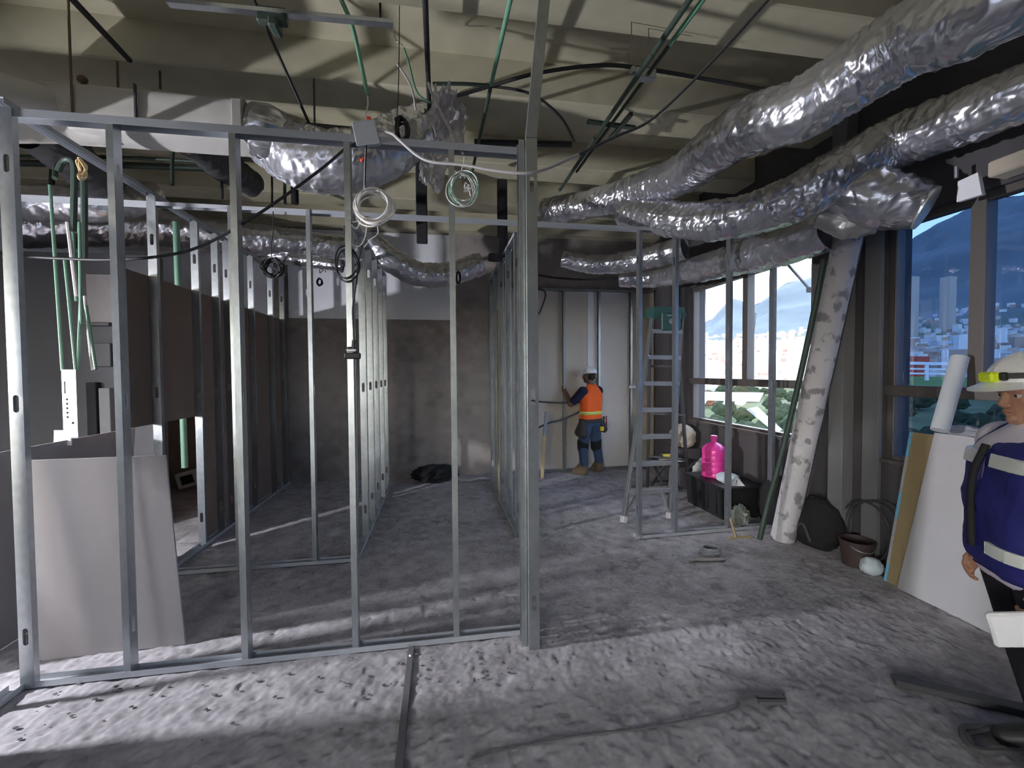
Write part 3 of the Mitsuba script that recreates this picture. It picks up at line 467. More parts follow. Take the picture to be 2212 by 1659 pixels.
obj('torn_paper', hull([(-1.801,2.899,1.122), (-1.787,2.897,1.114), (-1.766,2.892,1.062), (-1.793,2.897,1.089), (-1.794,2.903,1.099)]), 'paper', GL)
obj('gypsum_sheet', slab([(-2.62, 2.75, 0), (-2.62, 4.1, 0), (-2.52, 4.1, 1.2), (-2.52, 2.75, 1.2)], 0.012, (-1, 0, 0)), 'gypsum', None, 'grey gypsum sheet seen through the gap under the brown boards', 'gypsum board')
SR = thing('gypsum_sheet', 'white gypsum sheet leaning under the blue window, beside the man in the navy vest', 'gypsum board')
obj('face', slab([(3.375, 2.71, 0), (3.33, 1.45, 0), (3.475, 1.33, 1.19), (3.52, 2.59, 1.185)], 0.013, (1, 0, 0)), 'gypsum_white', SR)
SB = thing('board', 'tan board with a blue taped edge standing behind the white gypsum sheet', 'board')
obj('face', slab([(3.40, 2.815, 0), (3.37, 1.5, 0), (3.52, 1.5, 1.17), (3.545, 2.76, 1.165)], 0.012, (1, 0, 0)), 'wood_tan', SB)
pa, pb = np.array((3.405, 2.818, 0.0)), np.array((3.55, 2.763, 1.165))
for t0, t1, mt in ((0, .12, 'tape_blue'), (.12, .42, 'gypsum_white'), (.42, .6, 'tape_blue'), (.6, .84, 'gypsum_white'), (.84, 1, 'tape_blue')):
    obj('edge_tape', bar(pa + (pb - pa) * t0, pa + (pb - pa) * t1, 0.022, 0.02, (0, 1, 0)), mt, SB)
obj('foam_roll', tube([(3.373,2.45,1.224), (3.588,2.49,1.725)], 0.05, 20, 2), 'jbox', None, 'thick grey foam tube leaning on the window mullion behind the white gypsum sheet', 'tube', smooth=40)
o = thing('plastic_wrap', 'crumpled clear wrap lying on the top edges of the white gypsum sheet', 'plastic wrap')
obj('wad', cat_([crumple((3.555, 2.42, 1.185), (0.045, 0.13, 0.035), 1, 0.5, 3, 3), crumple((3.555, 2.14, 1.185), (0.045, 0.16, 0.035), 2, 0.5, 3, 3)]), 'plastic_film', o, smooth=True)
TB = thing('round_tube', 'tall scuffed white tube leaning from the floor to the foil duct, beside the bright window', 'tube')
a, b = np.array((3.264,3.695,0)) + (0, 0, 0.0), np.array((3.38,3.145,2.812)); pth = np.array([a + (b - a) * t for t in np.linspace(0, 1, 160)])
def scuff(an, l):
    A, L = np.meshgrid(an, l); return 1 + 0.10 * (meshkit.fbm(np.stack([np.cos(A) * 1.2, np.sin(A) * 1.2, L * 4], -1), 4, 21) - 0.5) - 0.05 * np.clip(meshkit.noise(np.stack([np.cos(A) * 4, np.sin(A) * 4, L * 14], -1), 22) - 0.62, 0, 1)
obj('sleeve', sweep(pth, 0.102, 48, True, scuff), 'tube_paint', TB, smooth=True)
obj('inner_edge', rod(a + (b - a) * 0.001 + (0.06, -0.07, 0.0), b + (0.06, -0.07, 0), 0.02, 8), 'dark_grey', TB)
obj('green_pole', tube([(2.941,3.602,0.059), (3.004,3.572,0.414), (3.059,3.522,0.748), (3.15,3.426,1.433), (3.216,3.333,2.084), (3.252,3.261,2.588)], 0.024, 10, 5), 'conduit_dark', None, 'bent dark green pole leaning beside the white tube', 'pole', smooth=40)

# stepladder
LD = thing('stepladder', 'grey stepladder with a dark green top, standing behind the right hand studs', 'stepladder')
FLp, FRp = np.array((1.945, 4.42, 0.0)), np.array((2.50, 4.45, 0.0)); TLp, TRp = np.array((2.408,4.659,2.283)), np.array((2.742,4.624,2.273))
for a, b in ((FLp, TLp), (FRp, TRp)): obj('front_rail', bar(a, b, 0.028, 0.075, (0, 1, 0), 0.004), 'ladder_rail', LD)
BLp, BRp = np.array((2.85, 5.65, 0.0)), np.array((3.2, 5.2, 0.0))
for a, b in ((BLp, TLp + (0.02, 0.1, 0)), (BRp, TRp + (-0.01, 0.1, 0))): obj('rear_rail', bar(a, b, 0.025, 0.05, (0, 1, 0), 0.004), 'dark_grey', LD)
for k in range(7):
    z = 0.34 + 0.295 * k; t = z / TLp[2]; a, b = FLp + (TLp - FLp) * t, FRp + (TRp - FRp) * t
    obj('step', cat_([bar(a, b, 0.085, 0.014, (0, 0, 1), 0.003), bar(a + (0, -0.038, -0.018), b + (0, -0.038, -0.018), 0.008, 0.045)]), 'steel', LD)
for k in range(3):
    z = 0.5 + 0.6 * k; t = z / TLp[2]; a, b = BLp + (TLp - BLp) * t, BRp + (TRp - BRp) * t; obj('rear_brace', bar(a, b, 0.02, 0.025), 'dark_grey', LD)
for s, (a, b, c) in enumerate(((FLp, TLp, FRp), (FRp, TRp, FLp))):
    p0 = a + (b - a) * 0.15; obj('foot_brace', bar(a + (b - a) * 0.03 + (c - a) * 0.02, a + (b - a) * 0.135 + (c - a) * 0.22, 0.015, 0.02), 'steel', LD)
    obj('foot', bar(a + (0, -0.01, 0.0), a + (b - a) * 0.03, 0.05, 0.09, (0, 1, 0), 0.008), 'cable_grey', LD)
m = (TLp + TRp) / 2
obj('top_cap', hull([m + (x, y, z) for x, y, z in [(-.2, -.06, 0), (.2, -.06, 0), (-.2, .2, 0), (.2, .2, 0), (-.18, -.05, .09), (.18, -.05, .09), (-.18, .17, .09), (.18, .17, .09), (-.19, -.055, -.05), (.19, -.055, -.05)]]), 'ladder_green', LD)
scene['ladder_green'] = {'type': 'twosided', 'b': {'type': 'principled', 'base_color': {'type': 'rgb', 'value': [0.03, 0.09, 0.08]}, 'roughness': 0.5}}
obj('tray', box(*[q for p in zip(m + (-.11, -.09, -.18), m + (.12, -.055, 0.02)) for q in p], 0.01), 'ladder_green', LD)
obj('tray_label', cat_([sweep(np.array([m + (0.0, -0.092, -0.08), m + (0.0, -0.097, -0.08)]), 0.03, 20), box(*[q for p in zip(m + (-.05, -.095, -.02), m + (.03, -.09, -0.008)) for q in p])]), 'box_grey', LD)

# black folding stool with tools, crate with the jug, bags
ST = thing('folding_stool', 'black folding stool with tools on it, behind the ladder', 'stool')
c = np.array((3.15, 5.55, 0.0))
obj('seat', box(c[0] - .2, c[0] + .2, c[1] - .2, c[1] + .2, .40, .425, .006), 'black_cloth', ST)
for x in (-.2, .2):
    obj('leg', bar(c + (x, -.24, 0), c + (x, .2, .42), 0.022, 0.03, (0, 1, 0)), 'dark_grey', ST); obj('leg', bar(c + (x + .025, .24, 0), c + (x + .025, -.2, .42), 0.022, 0.03, (0, 1, 0)), 'dark_grey', ST)
for y in (-.22, .22): obj('stretcher', rod(c + (-.2, y, 0.06), c + (.22, y, 0.06), 0.009), 'dark_grey', ST)
DR = thing('power_drill', 'black and yellow power drill lying on the folding stool', 'power drill'); d = c + (-.05, -.08, .425)
obj('body', tube([d + (-.13, 0, .05), d + (-.05, 0, .05), d + (.08, .02, .05)], 0.035, 12, 4), 'yellow', DR, smooth=40)
obj('chuck', tube([d + (-.19, 0, .05), d + (-.13, 0, .05)], 0.03, 12, 2), 'black_rubber', DR, smooth=40); obj('grip', bar(d + (.05, .01, .04), d + (.09, .12, .03), .035, .04), 'black_rubber', DR)
obj('paper_sheets', slab([c + (-.24, -.2, .427), c + (.1, -.22, .427), c + (.12, -.02, .43), c + (-.2, 0.0, .43)], .004, (0, 0, 1)), 'paper', None, 'white paper sheets under the drill on the folding stool', 'paper')
obj('sack', crumple((3.42, 5.72, 0.56), (0.16, 0.2, 0.17), 31, 0.25, 1.5, 4), 'sack_beige', None, 'beige sack standing against the wall under the bright window, behind the stool', 'sack', smooth=True)
scene['sack_beige'] = {'type': 'twosided', 'b': {'type': 'principled', 'base_color': {'type': 'rgb', 'value': [0.55, 0.48, 0.38]}, 'roughness': 0.9}}
obj('carton', box(3.26, 3.58, 5.52, 5.92, 0, 0.55, 0.008), 'wall_dark', None, 'dark carton under the beige sack beside the wall', 'carton')
BG = thing('shopping_bag', 'white plastic bag with a red patch, left of the pink jug', 'bag')
obj('pouch', crumple((3.45, 5.27, 0.0), (0.13, 0.15, 0.25), 33, 0.25, 2, 4), 'white_cloth', BG, smooth=True); obj('patch', crumple((3.37, 5.22, 0.1), (0.07, 0.1, 0.08), 34, 0.2, 2, 3), 'dark_red', BG, smooth=True)
pr('white_cloth', (0.62, 0.6, 0.58), 0.8); pr('dark_red', (0.3, 0.05, 0.06), 0.8)
CR = thing('crate', 'black storage crate carrying the pink jug, under the bright window', 'crate')
obj('tub', hull([(3.06 + .03 * (z < .1), 4.26, z) if False else (x + (.02 if z < .1 else 0) * sx, y + (.02 if z < .1 else 0) * sy, z) for z in (0.0, 0.34) for x, sx in ((3.03, 1), (3.5, -1)) for y, sy in ((4.28, 1), (5.0, -1))]), 'black_rubber', CR)
obj('rim', box(3.01, 3.52, 4.26, 5.02, 0.33, 0.365, 0.01), 'black_rubber', CR)
for i in range(4): obj('rib', box(3.02, 3.035, 4.38 + .16 * i, 4.40 + .16 * i, 0.05, .33), 'black_rubber', CR)
scene['jug_pink'] = {'type': 'twosided', 'b': {'type': 'principled', 'base_color': {'type': 'rgb', 'value': [0.85, 0.06, 0.36]}, 'roughness': 0.22, 'clearcoat': 0.6}}
JG = thing('water_jug', 'large pink plastic water jug standing on the black crate', 'jug')
prof = [(0.0, 0.0), (0.12, 0.0), (0.132, 0.012)]
for z in np.linspace(0.02, 0.30, 29): prof.append((0.134 - 0.005 * (math.cos((z - .02) / .28 * 2 * math.pi * 4) < -0.5), z))
prof += [(0.134, .31), (0.131, .335), (0.115, .365), (0.085, .39), (0.05, .408), (0.034, .418), (0.032, .43), (0.032, .455)]
jo = (3.24, 4.74, 0.365)
obj('bottle', lathe(prof, 40, jo), 'jug_pink', JG, smooth=50); obj('cap', lathe([(0, .45), (.036, .45), (.038, .46), (.038, .49), (.032, .497), (0, .497)], 24, jo), 'jug_pink', JG, smooth=40)
obj('plastic_bag', crumple((3.25, 4.50, 0.36), (0.12, 0.12, 0.06), 36, 0.3, 2, 4), 'bag_pale', None, 'pale plastic bag lying on the crate right of the pink jug', 'bag', smooth=True)
pr('bag_pale', (0.6, 0.68, 0.72), 0.5)
TG = thing('folded_card', 'small white folded card standing at the right end of the crate', 'card')
obj('leaf', hull([(3.17, 4.31, .366), (3.31, 4.28, .366), (3.24, 4.32, .46), (3.23, 4.325, .46), (3.18, 4.36, .366)]), 'paper', TG); obj('slot', bar((3.215, 4.305, .38), (3.235, 4.315, .43), .004, .01), 'dark_grey', TG)
obj('backpack', crumple((3.47, 4.05, 0.0), (0.13, 0.17, 0.29), 38, 0.18, 1.6, 4), 'black_cloth', None, 'black backpack by the wall, right of the crate', 'backpack', smooth=True)
obj('rag', crumple((3.12, 4.12, 0.0), (0.09, 0.09, 0.11), 39, 0.5, 3, 4), 'rag_grey', None, 'crumpled grey green rag on the floor at the right end of the crate', 'rag', smooth=True)
pr('rag_grey', (0.2, 0.22, 0.19), 0.95)
bb = thing('black_bag', 'round black bag on the floor beside the white tube', 'bag')
obj('pouch', crumple((3.45, 3.50, 0.0), (0.14, 0.25, 0.25), 41, 0.16, 1.5, 4), 'black_cloth', bb, smooth=True)
obj('strap', tube([(3.33, 3.62, .1), (3.3, 3.5, .22), (3.31, 3.42, .08)], .012, 8), 'dark_grey', bb, smooth=40); obj('handle', tube([(3.42, 3.6, .38), (3.42, 3.52, .45), (3.42, 3.44, .38)], .012, 8), 'dark_grey', bb, smooth=40)
o = thing('cable_hoop', 'loose dark cable hoops against the wall behind the bucket', 'cable'); scene[o] = mikit.ply(cat_([sweep(np.stack([3.54 + .012 * i + .02 * np.sin(t), 3.12 - .12 * i / 2 + (.22 + .03 * i) * np.cos(t), .27 + (.25 + .02 * i) * np.sin(t)], 1), .008, 6, False) for i in range(3) for t in [np.linspace(0, 6.2832, 40)]]), 'dark_grey', smooth=40)
bk = thing('bucket', 'dark maroon bucket on the floor right of the black bag', 'bucket'); scene['maroon'] = {'type': 'twosided', 'b': {'type': 'principled', 'base_color': {'type': 'rgb', 'value': [0.07, 0.045, 0.045]}, 'roughness': 0.6}}
obj('tub', lathe([(0, 0), (.1, 0), (.125, .2), (.132, .2), (.132, .215), (.12, .215), (.1, .02), (0, .02)], 28, (3.45, 3.10, 0)), 'maroon', bk, smooth=40); obj('bail', tube([(3.33, 3.10, .2), (3.36, 3.0, .16), (3.45, 2.97, .15), (3.55, 3.02, .17)], .005, 6), 'steel', bk, smooth=40)
obj('small_bag', crumple((3.42, 2.95, 0.0), (0.075, 0.075, 0.07), 43, 0.25, 2, 3), 'bag_pale', None, 'small pale bag on the floor at the far end of the tan board', 'bag', smooth=True)
o = thing('wood_offcut', 'thin wooden strip and slanting piece lying at the foot of the green pole', 'wood'); scene[o] = mikit.ply(cat_([bar((2.775,3.809,0), (3.008,3.803,0), .03, .02), bar((2.752,3.76,0.215), (2.848,3.806,0.01), .018, .015)]), 'wood_tan')
o, ms = coil('hose_coil', 'small grey coil on the bare floor in front of the right hand studs', (2.382,3.521,0.02), 0.085, 0.001, 5, 0.009, '', 51, 0, 0.004)
ms = [sweep(np.stack([0.085 * (1 - .05 * i) * np.cos(t), 0.075 * (1 - .05 * i) * np.sin(t), 0 * t + .01 * i], 1) + np.array((2.4,3.548,0.012)), .008, 6, False) for i in range(4) for t in [np.linspace(0, 6.2832, 40)]]; close(o, ms, 'box_grey')
o = thing('tile_offcut', 'flat grey board offcut on the floor under the small grey coil', 'board'); scene[o] = mikit.ply(hull([(2.098,3.404,0.005), (2.384,3.361,0.005), (2.459,3.404,0.005), (2.182,3.455,0.005), (2.084,3.381,0.016), (2.368,3.339,0.016), (2.443,3.381,0.016), (2.167,3.432,0.016)]), 'plaster_beige')
obj('steel_bar', bar((2.33, 1.88, 0.02), (2.80, 1.55, 0.02), 0.07, 0.032, (0, 0, 1), 0.004), 'dark_grey', None, 'dark steel channel lying on the floor by the man in the navy vest', 'bar')
o = thing('cable_heap', 'dark heap of cable on the floor below the steel channel', 'cable'); cc = np.array((2.36, 1.49, 0.02)); scene[o] = mikit.ply(cat_([sweep(np.stack([(.1 + .02 * i) * np.cos(t), (.06 + .012 * i) * np.sin(t), .01 * i + .01 * np.sin(3 * t + i)], 1) + cc, .012, 6, False) for i in range(2) for t in [np.linspace(0, 6.2832, 40)]]), 'dark_grey', smooth=40)
fc = thing('floor_cable', 'dusty cable lying across the bare floor in the foreground, plug at its right end', 'cable')
obj('cord', tube([(0.10, 1.80, .004), (.28, 1.828, .004), (.6, 1.84, .004), (.9, 1.83, .004), (1.2, 1.845, .004), (1.38, 1.86, .003), (1.44, 1.89, .006)], .0045, 8), 'dusty', fc, smooth=40)
obj('plug', cat_([bar((1.44, 1.89, .014), (1.53, 1.89, .016), .035, .024, (0, 0, 1), .004), bar((1.53, 1.905, .014), (1.68, 1.87, .014), .012, .012), bar((1.53, 1.87, .014), (1.66, 1.845, .014), .02, .014)]), 'dusty', fc)
obj('thin_wire', tube([(1.66, 1.87, .012), (1.70, 1.93, .012), (1.55, 2.06, .004), (1.40, 2.18, .004)], .004, 8), 'dusty', fc)
pr('dusty', (0.11, 0.11, 0.115), 0.9)
fs = thing('floor_strip', 'narrow dark strip set in the floor in front of the front frame', 'floor strip')
obj('channel', box(-0.205, -0.17, 0.9, 2.62, -0.02, 0.011, 0.002), 'dusty', fs); obj('rivet', trimesh.creation.icosphere(1, .008).apply_translation((-.187, 2.53, .012)), 'white_plastic', fs)
o = thing('dark_bundle', 'dark crumpled bundle lying at the foot of the back wall', 'bundle'); scene[o] = mikit.ply(crumple((-.1, 6.65, 0), (.3, .2, .13), 61, .35, 3, 5), 'black_cloth', smooth=True)
g = np.random.default_rng(5); ms = []
for i in range(9):
    p = np.array((.25 + .05 * i, 6.55 + g.uniform(-.08, .08), .02)); a = g.uniform(-.4, .4); m = box(-.07, .07, -.015, .015, 0, .012); m.apply_transform(trimesh.transformations.rotation_matrix(a, (0, 0, 1))); m.apply_translation(p); ms.append(m)
o = thing('gypsum_scraps', 'white broken scraps strewn on the floor right of the dark bundle', 'scraps'); scene[o] = mikit.ply(cat_(ms), 'gypsum_white'); tag(o, kind='stuff')
ms = []
for i in range(150):
    x, y = (g.uniform(-2.0, 0.4), g.uniform(2.25, 2.6)) if i < 60 else (g.uniform(-2, 3.2), g.uniform(1.2, 6))
    s = g.uniform(.003, .009); ms.append(trimesh.Trimesh(trimesh.creation.icosahedron().vertices * np.array([s * 1.6, s, s * .6]) * g.uniform(.7, 1.3, (12, 3)) + (x, y, s * .4), trimesh.creation.icosahedron().faces, process=False))
o = thing('floor_crumbs', 'small mortar crumbs scattered over the bare concrete floor', 'debris'); scene[o] = mikit.ply(cat_(ms), 'dusty'); tag(o, kind='stuff')
o = thing('wall_notice', 'pale square sheet stuck tilted on the back wall, left of the far stud frame', 'notice'); scene[o] = mikit.ply(slab([(-0.171,6.94,1.572), (0.021,6.94,1.497), (0.132,6.94,1.708), (-0.047,6.94,1.796)], .004, (0, -1, 0)), 'gypsum')
ws = thing('wooden_strip', 'narrow tan strip leaning on the wall just right of the end post', 'strip')
obj('lower_length', bar((1.543,6.521,0), (1.56,6.426,0.675), .045, .03, (0, 1, 0)), 'wood', ws); obj('upper_length', bar((1.56,6.426,0.675), (1.623,6.527,1.017), .045, .03, (0, 1, 0)), 'box_grey', ws)
conduit('wall_hose', 'dark hose running to the worker along the wall, right of the end post', 'hose', [(1.352,6.658,1.199), (1.649,6.658,1.158), (2.009,6.649,1.144), (2.296,6.683,1.151)], .014, 'dark_grey')
conduit('wall_hose', 'dark hose rising from the wooden strip to the worker', 'hose', [(1.408,6.584,0.729), (1.669,6.595,0.836), (1.898,6.609,0.886), (2.285,6.651,1.035)], .014, 'dark_grey')
conduit('wall_hose', 'bent dark hose high on the wall right of the end post', 'hose', [(1.471,6.487,2.91), (1.574,6.468,2.867), (1.594,6.462,2.783), (1.537,6.467,2.608), (1.487,6.472,2.503)], .013, 'dark_grey')
conduit('wall_hose', 'black hose strung across above the worker', 'hose', [(1.34,6.208,3.054), (1.67,6.152,2.998), (2.133,6.074,2.968), (2.549,5.955,2.975)], .014, 'black_rubber')
wd = thing('white_device', 'white boxed device with a dark screen on the floor beyond the brown boards', 'device'); c = np.array((-3.469,6.7,0.181))
m1 = box(-.15, .15, -.05, .05, -.11, .11, .015); R = trimesh.transformations.rotation_matrix(-.25, (0, 1, 0)); m1.apply_transform(R); m1.apply_translation(c); m2 = box(-.08, .08, -.06, -.045, -.06, .06); m2.apply_transform(R); m2.apply_translation(c)
obj('case', m1, 'white_plastic', wd); obj('screen', m2, 'black_rubber', wd)
# back wall: sheets, furring studs, rail
for x0, x1, mt in ((0.8, 2.42, 'panel_beige'), (2.425, 2.62, 'wall_white'), (2.625, 3.2, 'panel_light'), (3.205, 3.6, 'sack_beige')):
    obj('panel', box(x0, x1, 6.925, 6.945, 0.02, 2.98, .003), mt, 'wall_back')
FB = thing('furring_frame', 'thin galvanized studs and top rail fixed to the back wall by the worker', 'stud frame')
for x in (2.02, 2.62, 3.18): obj('stud', stud(x, 6.88, 0.004, 2.98, 'y', 1, ()), 'galvanized', FB)
obj('top_track', track((0.85, 6.88), (3.55, 6.88), 2.98, -1), 'galvanized', FB); obj('bottom_track', track((0.85, 6.88), (3.55, 6.88), .004, 1), 'galvanized', FB)
obj('bracket', box(3.1, 3.22, 6.8, 6.84, 1.35, 1.4, .004), 'galvanized', FB)
# window head: emergency light, light strip, window stay
ob = thing('wall_light', 'white rectangular panel fixed at the window head, right of the duct stub', 'wall light'); obj('panel', slab([(3.45,2.436,2.768), (3.45,2.296,2.764), (3.45,2.321,2.916), (3.45,2.431,2.904)], .03, (1, 0, 0)), 'white_plastic', ob); obj('bracket', rod((3.47,2.453,2.937), (3.47,2.455,3.015), .012), 'steel', ob)
obj('blind_box', box(3.46, 3.61, 1.2, 2.28, 2.86, 2.96, .01), 'sack_beige', None, 'beige box along the head of the blue window at the right edge', 'blind box')
ws_ = thing('window_stay', 'slanting window stay across the bright window', 'window stay'); obj('arm', bar((3.75,4.304,2.89), (3.75,3.907,2.45), .02, .02), 'box_grey', ws_); obj('pivot', box(*[q for p in zip(np.array((3.75,3.919,2.462)) - .025, np.array((3.75,3.919,2.462)) + .025) for q in p], .004), 'box_grey', ws_)
# ================================================================ people
def ball(p, r, seg=20): return m3.Manifold.sphere(float(r), seg).translate([float(q) for q in p])
def bone(a, ra, b, rb): return m3.Manifold.batch_hull([ball(a, ra), ball(b, rb)])
def blob(*ps): return m3.Manifold.batch_hull([ball(p, r) for p, r in ps])
def union(ms): return m3.Manifold.batch_boolean([m for m in ms], m3.OpType.Add)
def skin(ms, l=0.018, it=12, cut=None):
    m = union(ms).refine_to_length(l); t = unman(m); t.merge_vertices()
    if it: trimesh.smoothing.filter_taubin(t, 0.5, 0.53, it)
    return t
def chain(ps): return [bone(a[0], a[1], b[0], b[1]) for a, b in zip(ps[:-1], ps[1:])]
class Body:
    """joints are given as (forward, left, up) in metres about the feet"""
    def __init__(s, key, o, fwd): s.k, s.o, s.f = key, np.array(o, float), np.array([fwd[0], fwd[1], 0.0]) / math.hypot(*fwd); s.l = np.array([-s.f[1], s.f[0], 0])
    def w(s, m): return to_axes(m, s.o, s.f, s.l, (0, 0, 1))
    def add(s, name, mesh, mat, label=None, smooth=True): return obj(name, s.w(mesh), mat, s.k, label, smooth=smooth)
def finger(root, d, up, L, r, curl):
    """three phalanges from root along d, curling toward -up"""
    d, up = np.array(d, float) / np.linalg.norm(d), np.array(up, float) / np.linalg.norm(up); ps = [(np.array(root, float), r)]; p = np.array(root, float)
    for i, f in enumerate((0.45, 0.32, 0.23)):
        a = curl * (i + 0.5); p = p + L * f * (d * math.cos(a) - up * math.sin(a)); ps.append((p.copy(), r * (0.93 - 0.1 * i)))
    return chain(ps)
def hand(wrist, d, palm, side, s=1.0, curl=0.5):
    """d: wrist to knuckles; palm: the way the palm looks; side: towards the thumb"""
    d, palm, side = [np.array(q, float) / np.linalg.norm(q) for q in (d, palm, side)]; w = np.array(wrist, float); ms = []
    kn = [w + d * 0.088 * s + side * (0.030 - 0.02 * i) * s - palm * 0.002 for i in range(4)]
    ms.append(blob((w, .024 * s), (w + d * .03 * s + side * .018 * s, .016 * s), (w + d * .03 * s - side * .02 * s, .015 * s), (kn[0], .0115 * s), (kn[3], .0105 * s)))
    for k, L in zip(kn, (.075, .083, .077, .06)): ms += finger(k, d, -palm, L * s, .0088 * s, curl)
    t0 = w + d * .025 * s + side * .026 * s; t1 = t0 + (side * .6 + d * .55 + palm * .35) * .036 * s; t2 = t1 + (d * .9 + palm * .35 + side * .1) * .03 * s; t3 = t2 + (d * .9 + palm * .4) * .022 * s
    return ms + chain([(t0, .014 * s), (t1, .011 * s), (t2, .0098 * s), (t3, .008 * s)])
def head_parts(c, fd=(1, 0, 0), s=1.0):
    """skull, jaw, nose, brow, lips, ears about the head's middle c, face toward fd"""
    c = np.array(c, float); f = np.array(fd, float); f /= np.linalg.norm(f); u = np.array([0, 0, 1.0]); u = u - (u @ f) * f; u /= np.linalg.norm(u); l = np.cross(u, f)
    q = lambda x, y, z: c + (f * x + l * y + u * z) * s
    ms = [blob((q(-.028, 0, .045), .076 * s), (q(.022, 0, .05), .068 * s), (q(-.03, 0, .01), .068 * s), (q(.03, 0, .02), .06 * s)),
          blob((q(.028, 0, -.01), .058 * s), (q(.055, 0, -.085), .024 * s), (q(.01, .04, -.05), .022 * s), (q(.01, -.04, -.05), .022 * s), (q(.045, 0, -.05), .040 * s)),
          blob((q(.088, 0, .022), .010 * s), (q(.108, 0, -.018), .011 * s), (q(.094, 0, -.028), .011 * s)),
          blob((q(.096, .012, -.025), .009 * s), (q(.096, -.012, -.025), .009 * s), (q(.107, 0, -.018), .009 * s)),
          blob((q(.078, .034, .033), .013 * s), (q(.084, .01, .030), .011 * s)), blob((q(.078, -.034, .033), .013 * s), (q(.084, -.01, .030), .011 * s)),
          blob((q(.055, .030, -.012), .022 * s), (q(.03, .042, -.015), .022 * s), (q(.05, .02, -.05), .02 * s)), blob((q(.055, -.030, -.012), .022 * s), (q(.03, -.042, -.015), .022 * s), (q(.05, -.02, -.05), .02 * s)),
          blob((q(.084, .018, -.049), .0065 * s), (q(.091, 0, -.047), .0075 * s), (q(.084, -.018, -.049), .0065 * s)), blob((q(.083, .015, -.059), .007 * s), (q(.089, 0, -.060), .008 * s), (q(.083, -.015, -.059), .007 * s)),
          blob((q(.072, 0, -.083), .02 * s), (q(.07, 0, -.08), .021 * s))]
    for sgn in (1, -1): ms.append(blob((q(-.005, .073 * sgn, .02), .012 * s), (q(-.012, .078 * sgn, .028), .012 * s), (q(-.002, .072 * sgn, -.018), .008 * s)))
    return ms, q
def helmet_mesh(q, s=1.0):
    """shell with ridge and a peak; q maps head coordinates"""
    def dome(u, v):
        a = u * 2 * math.pi; t = v * math.pi / 2; ca, sa = np.cos(a), np.sin(a); x = -.005 + .137 * np.cos(t) * ca; y = .112 * np.cos(t) * sa; z = .052 + .108 * np.sin(t) ** 0.95
        rid = .007 * np.exp(-(y / .022) ** 2) * (np.sin(t) > .2); z = z + rid; return np.stack([x, y, z], -1)
    m = quadgrid(49, 18, dome)
    def brim(u, v):
        a = u * 2 * math.pi; ca, sa = np.cos(a), np.sin(a); ext = .010 + .055 * np.clip(ca, 0, 1) ** 1.5 + .008 * np.clip(-ca, 0, 1); r = v * ext
        x = -.005 + (.137 + r) * ca; y = (.112 + r * .8) * sa; z = .052 - .02 * v * np.clip(ca, 0, 1) - .004 * v; return np.stack([x, y, z], -1)
    b = quadgrid(49, 5, brim); b2 = quadgrid(49, 5, lambda u, v: brim(u, v) - np.array([0, 0, .006]))
    t = cat_([m, b, b2]); t.vertices = np.array([q(*p) for p in t.vertices]); return t
pr('skin_brown', (0.36, 0.19, 0.125), 0.55); pr('skin_dark', (0.16, 0.085, 0.055), 0.6); pr('hair_black', (0.012, 0.01, 0.01), 0.7)
pr('helmet_white', (0.86, 0.86, 0.9), 0.35); pr('vest_orange', (0.95, 0.14, 0.02), 0.75); pr('vest_band', (0.75, 0.85, 0.1), 0.5); pr('band_grey', (0.75, 0.78, 0.76), 0.35, 0.2); pr('tee_navy', (0.012, 0.014, 0.05), 0.85)
pr('denim', (0.05, 0.085, 0.15), 0.9); pr('boot_tan', (0.2, 0.145, 0.09), 0.85); pr('leather_dark', (0.045, 0.04, 0.038), 0.75); pr('vest_navy', (0.014, 0.016, 0.15), 0.7); pr('shirt_white', (0.62, 0.58, 0.68), 0.8); pr('trouser_black', (0.012, 0.012, 0.016), 0.85)
pr('lamp_yellow', (0.72, 0.9, 0.03), 0.4); pr('eye_white', (0.5, 0.46, 0.44), 0.4)

# ---- the worker by the back wall, seen from behind
k = thing('person', 'worker in orange vest and white helmet, seen from behind, arms raised to a wall stud', 'person')
B = Body(k, (2.382,6.668,0), (-0.52, 0.85))
hip, kn, an = [(0, .10, .84), (0, -.10, .84)], [(.06, .12, .46), (.01, -.15, .46)], [(.0, .17, .085), (-.02, -.19, .085)]
toe = [(.16, .20, .035), (.14, -.24, .035)]
sh = [(-.0, .19, 1.32), (.0, -.19, 1.32)]; el = [(.16, .30, 1.12), (.18, -.20, 1.14)]; wr = [(.36, .22, 1.33), (.40, .02, 1.32)]
hc = (.035, .0, 1.56)
hp, q = head_parts(hc, (.95, .3, -.05), 0.98)
neck = [bone((-.015, 0, 1.36), .062, (.01, 0, 1.47), .056)]
torso = [blob(((0, .08, .90), .10), ((0, -.08, .90), .10), ((0, .07, 1.06), .10), ((0, -.07, 1.06), .10)), blob(((0, .07, 1.06), .10), ((0, -.07, 1.06), .10), ((-.01, .11, 1.26), .095), ((-.01, -.11, 1.26), .095)), blob(((-.01, .12, 1.28), .09), ((-.01, -.12, 1.28), .09), ((-.01, 0, 1.36), .06))]
arms = [c for i in (0, 1) for c in chain([(sh[i], .066), (el[i], .047), (wr[i], .03)])]
legs = [c for i in (0, 1) for c in chain([(hip[i], .10), (kn[i], .066), (an[i], .045)])]
feet = [blob((an[i], .045), (toe[i], .035), ((toe[i][0] - .04, toe[i][1], .04), .042), ((an[i][0] - .03, an[i][1], .045), .042)) for i in (0, 1)]
hd = hand(wr[0], (.5, -.25, .8), (.3, -.9, 0), (.6, .1, -.5), 1.0, .75) + hand(wr[1], (.6, .35, .6), (.2, .9, 0), (-.3, .1, .9), 1.0, .75)
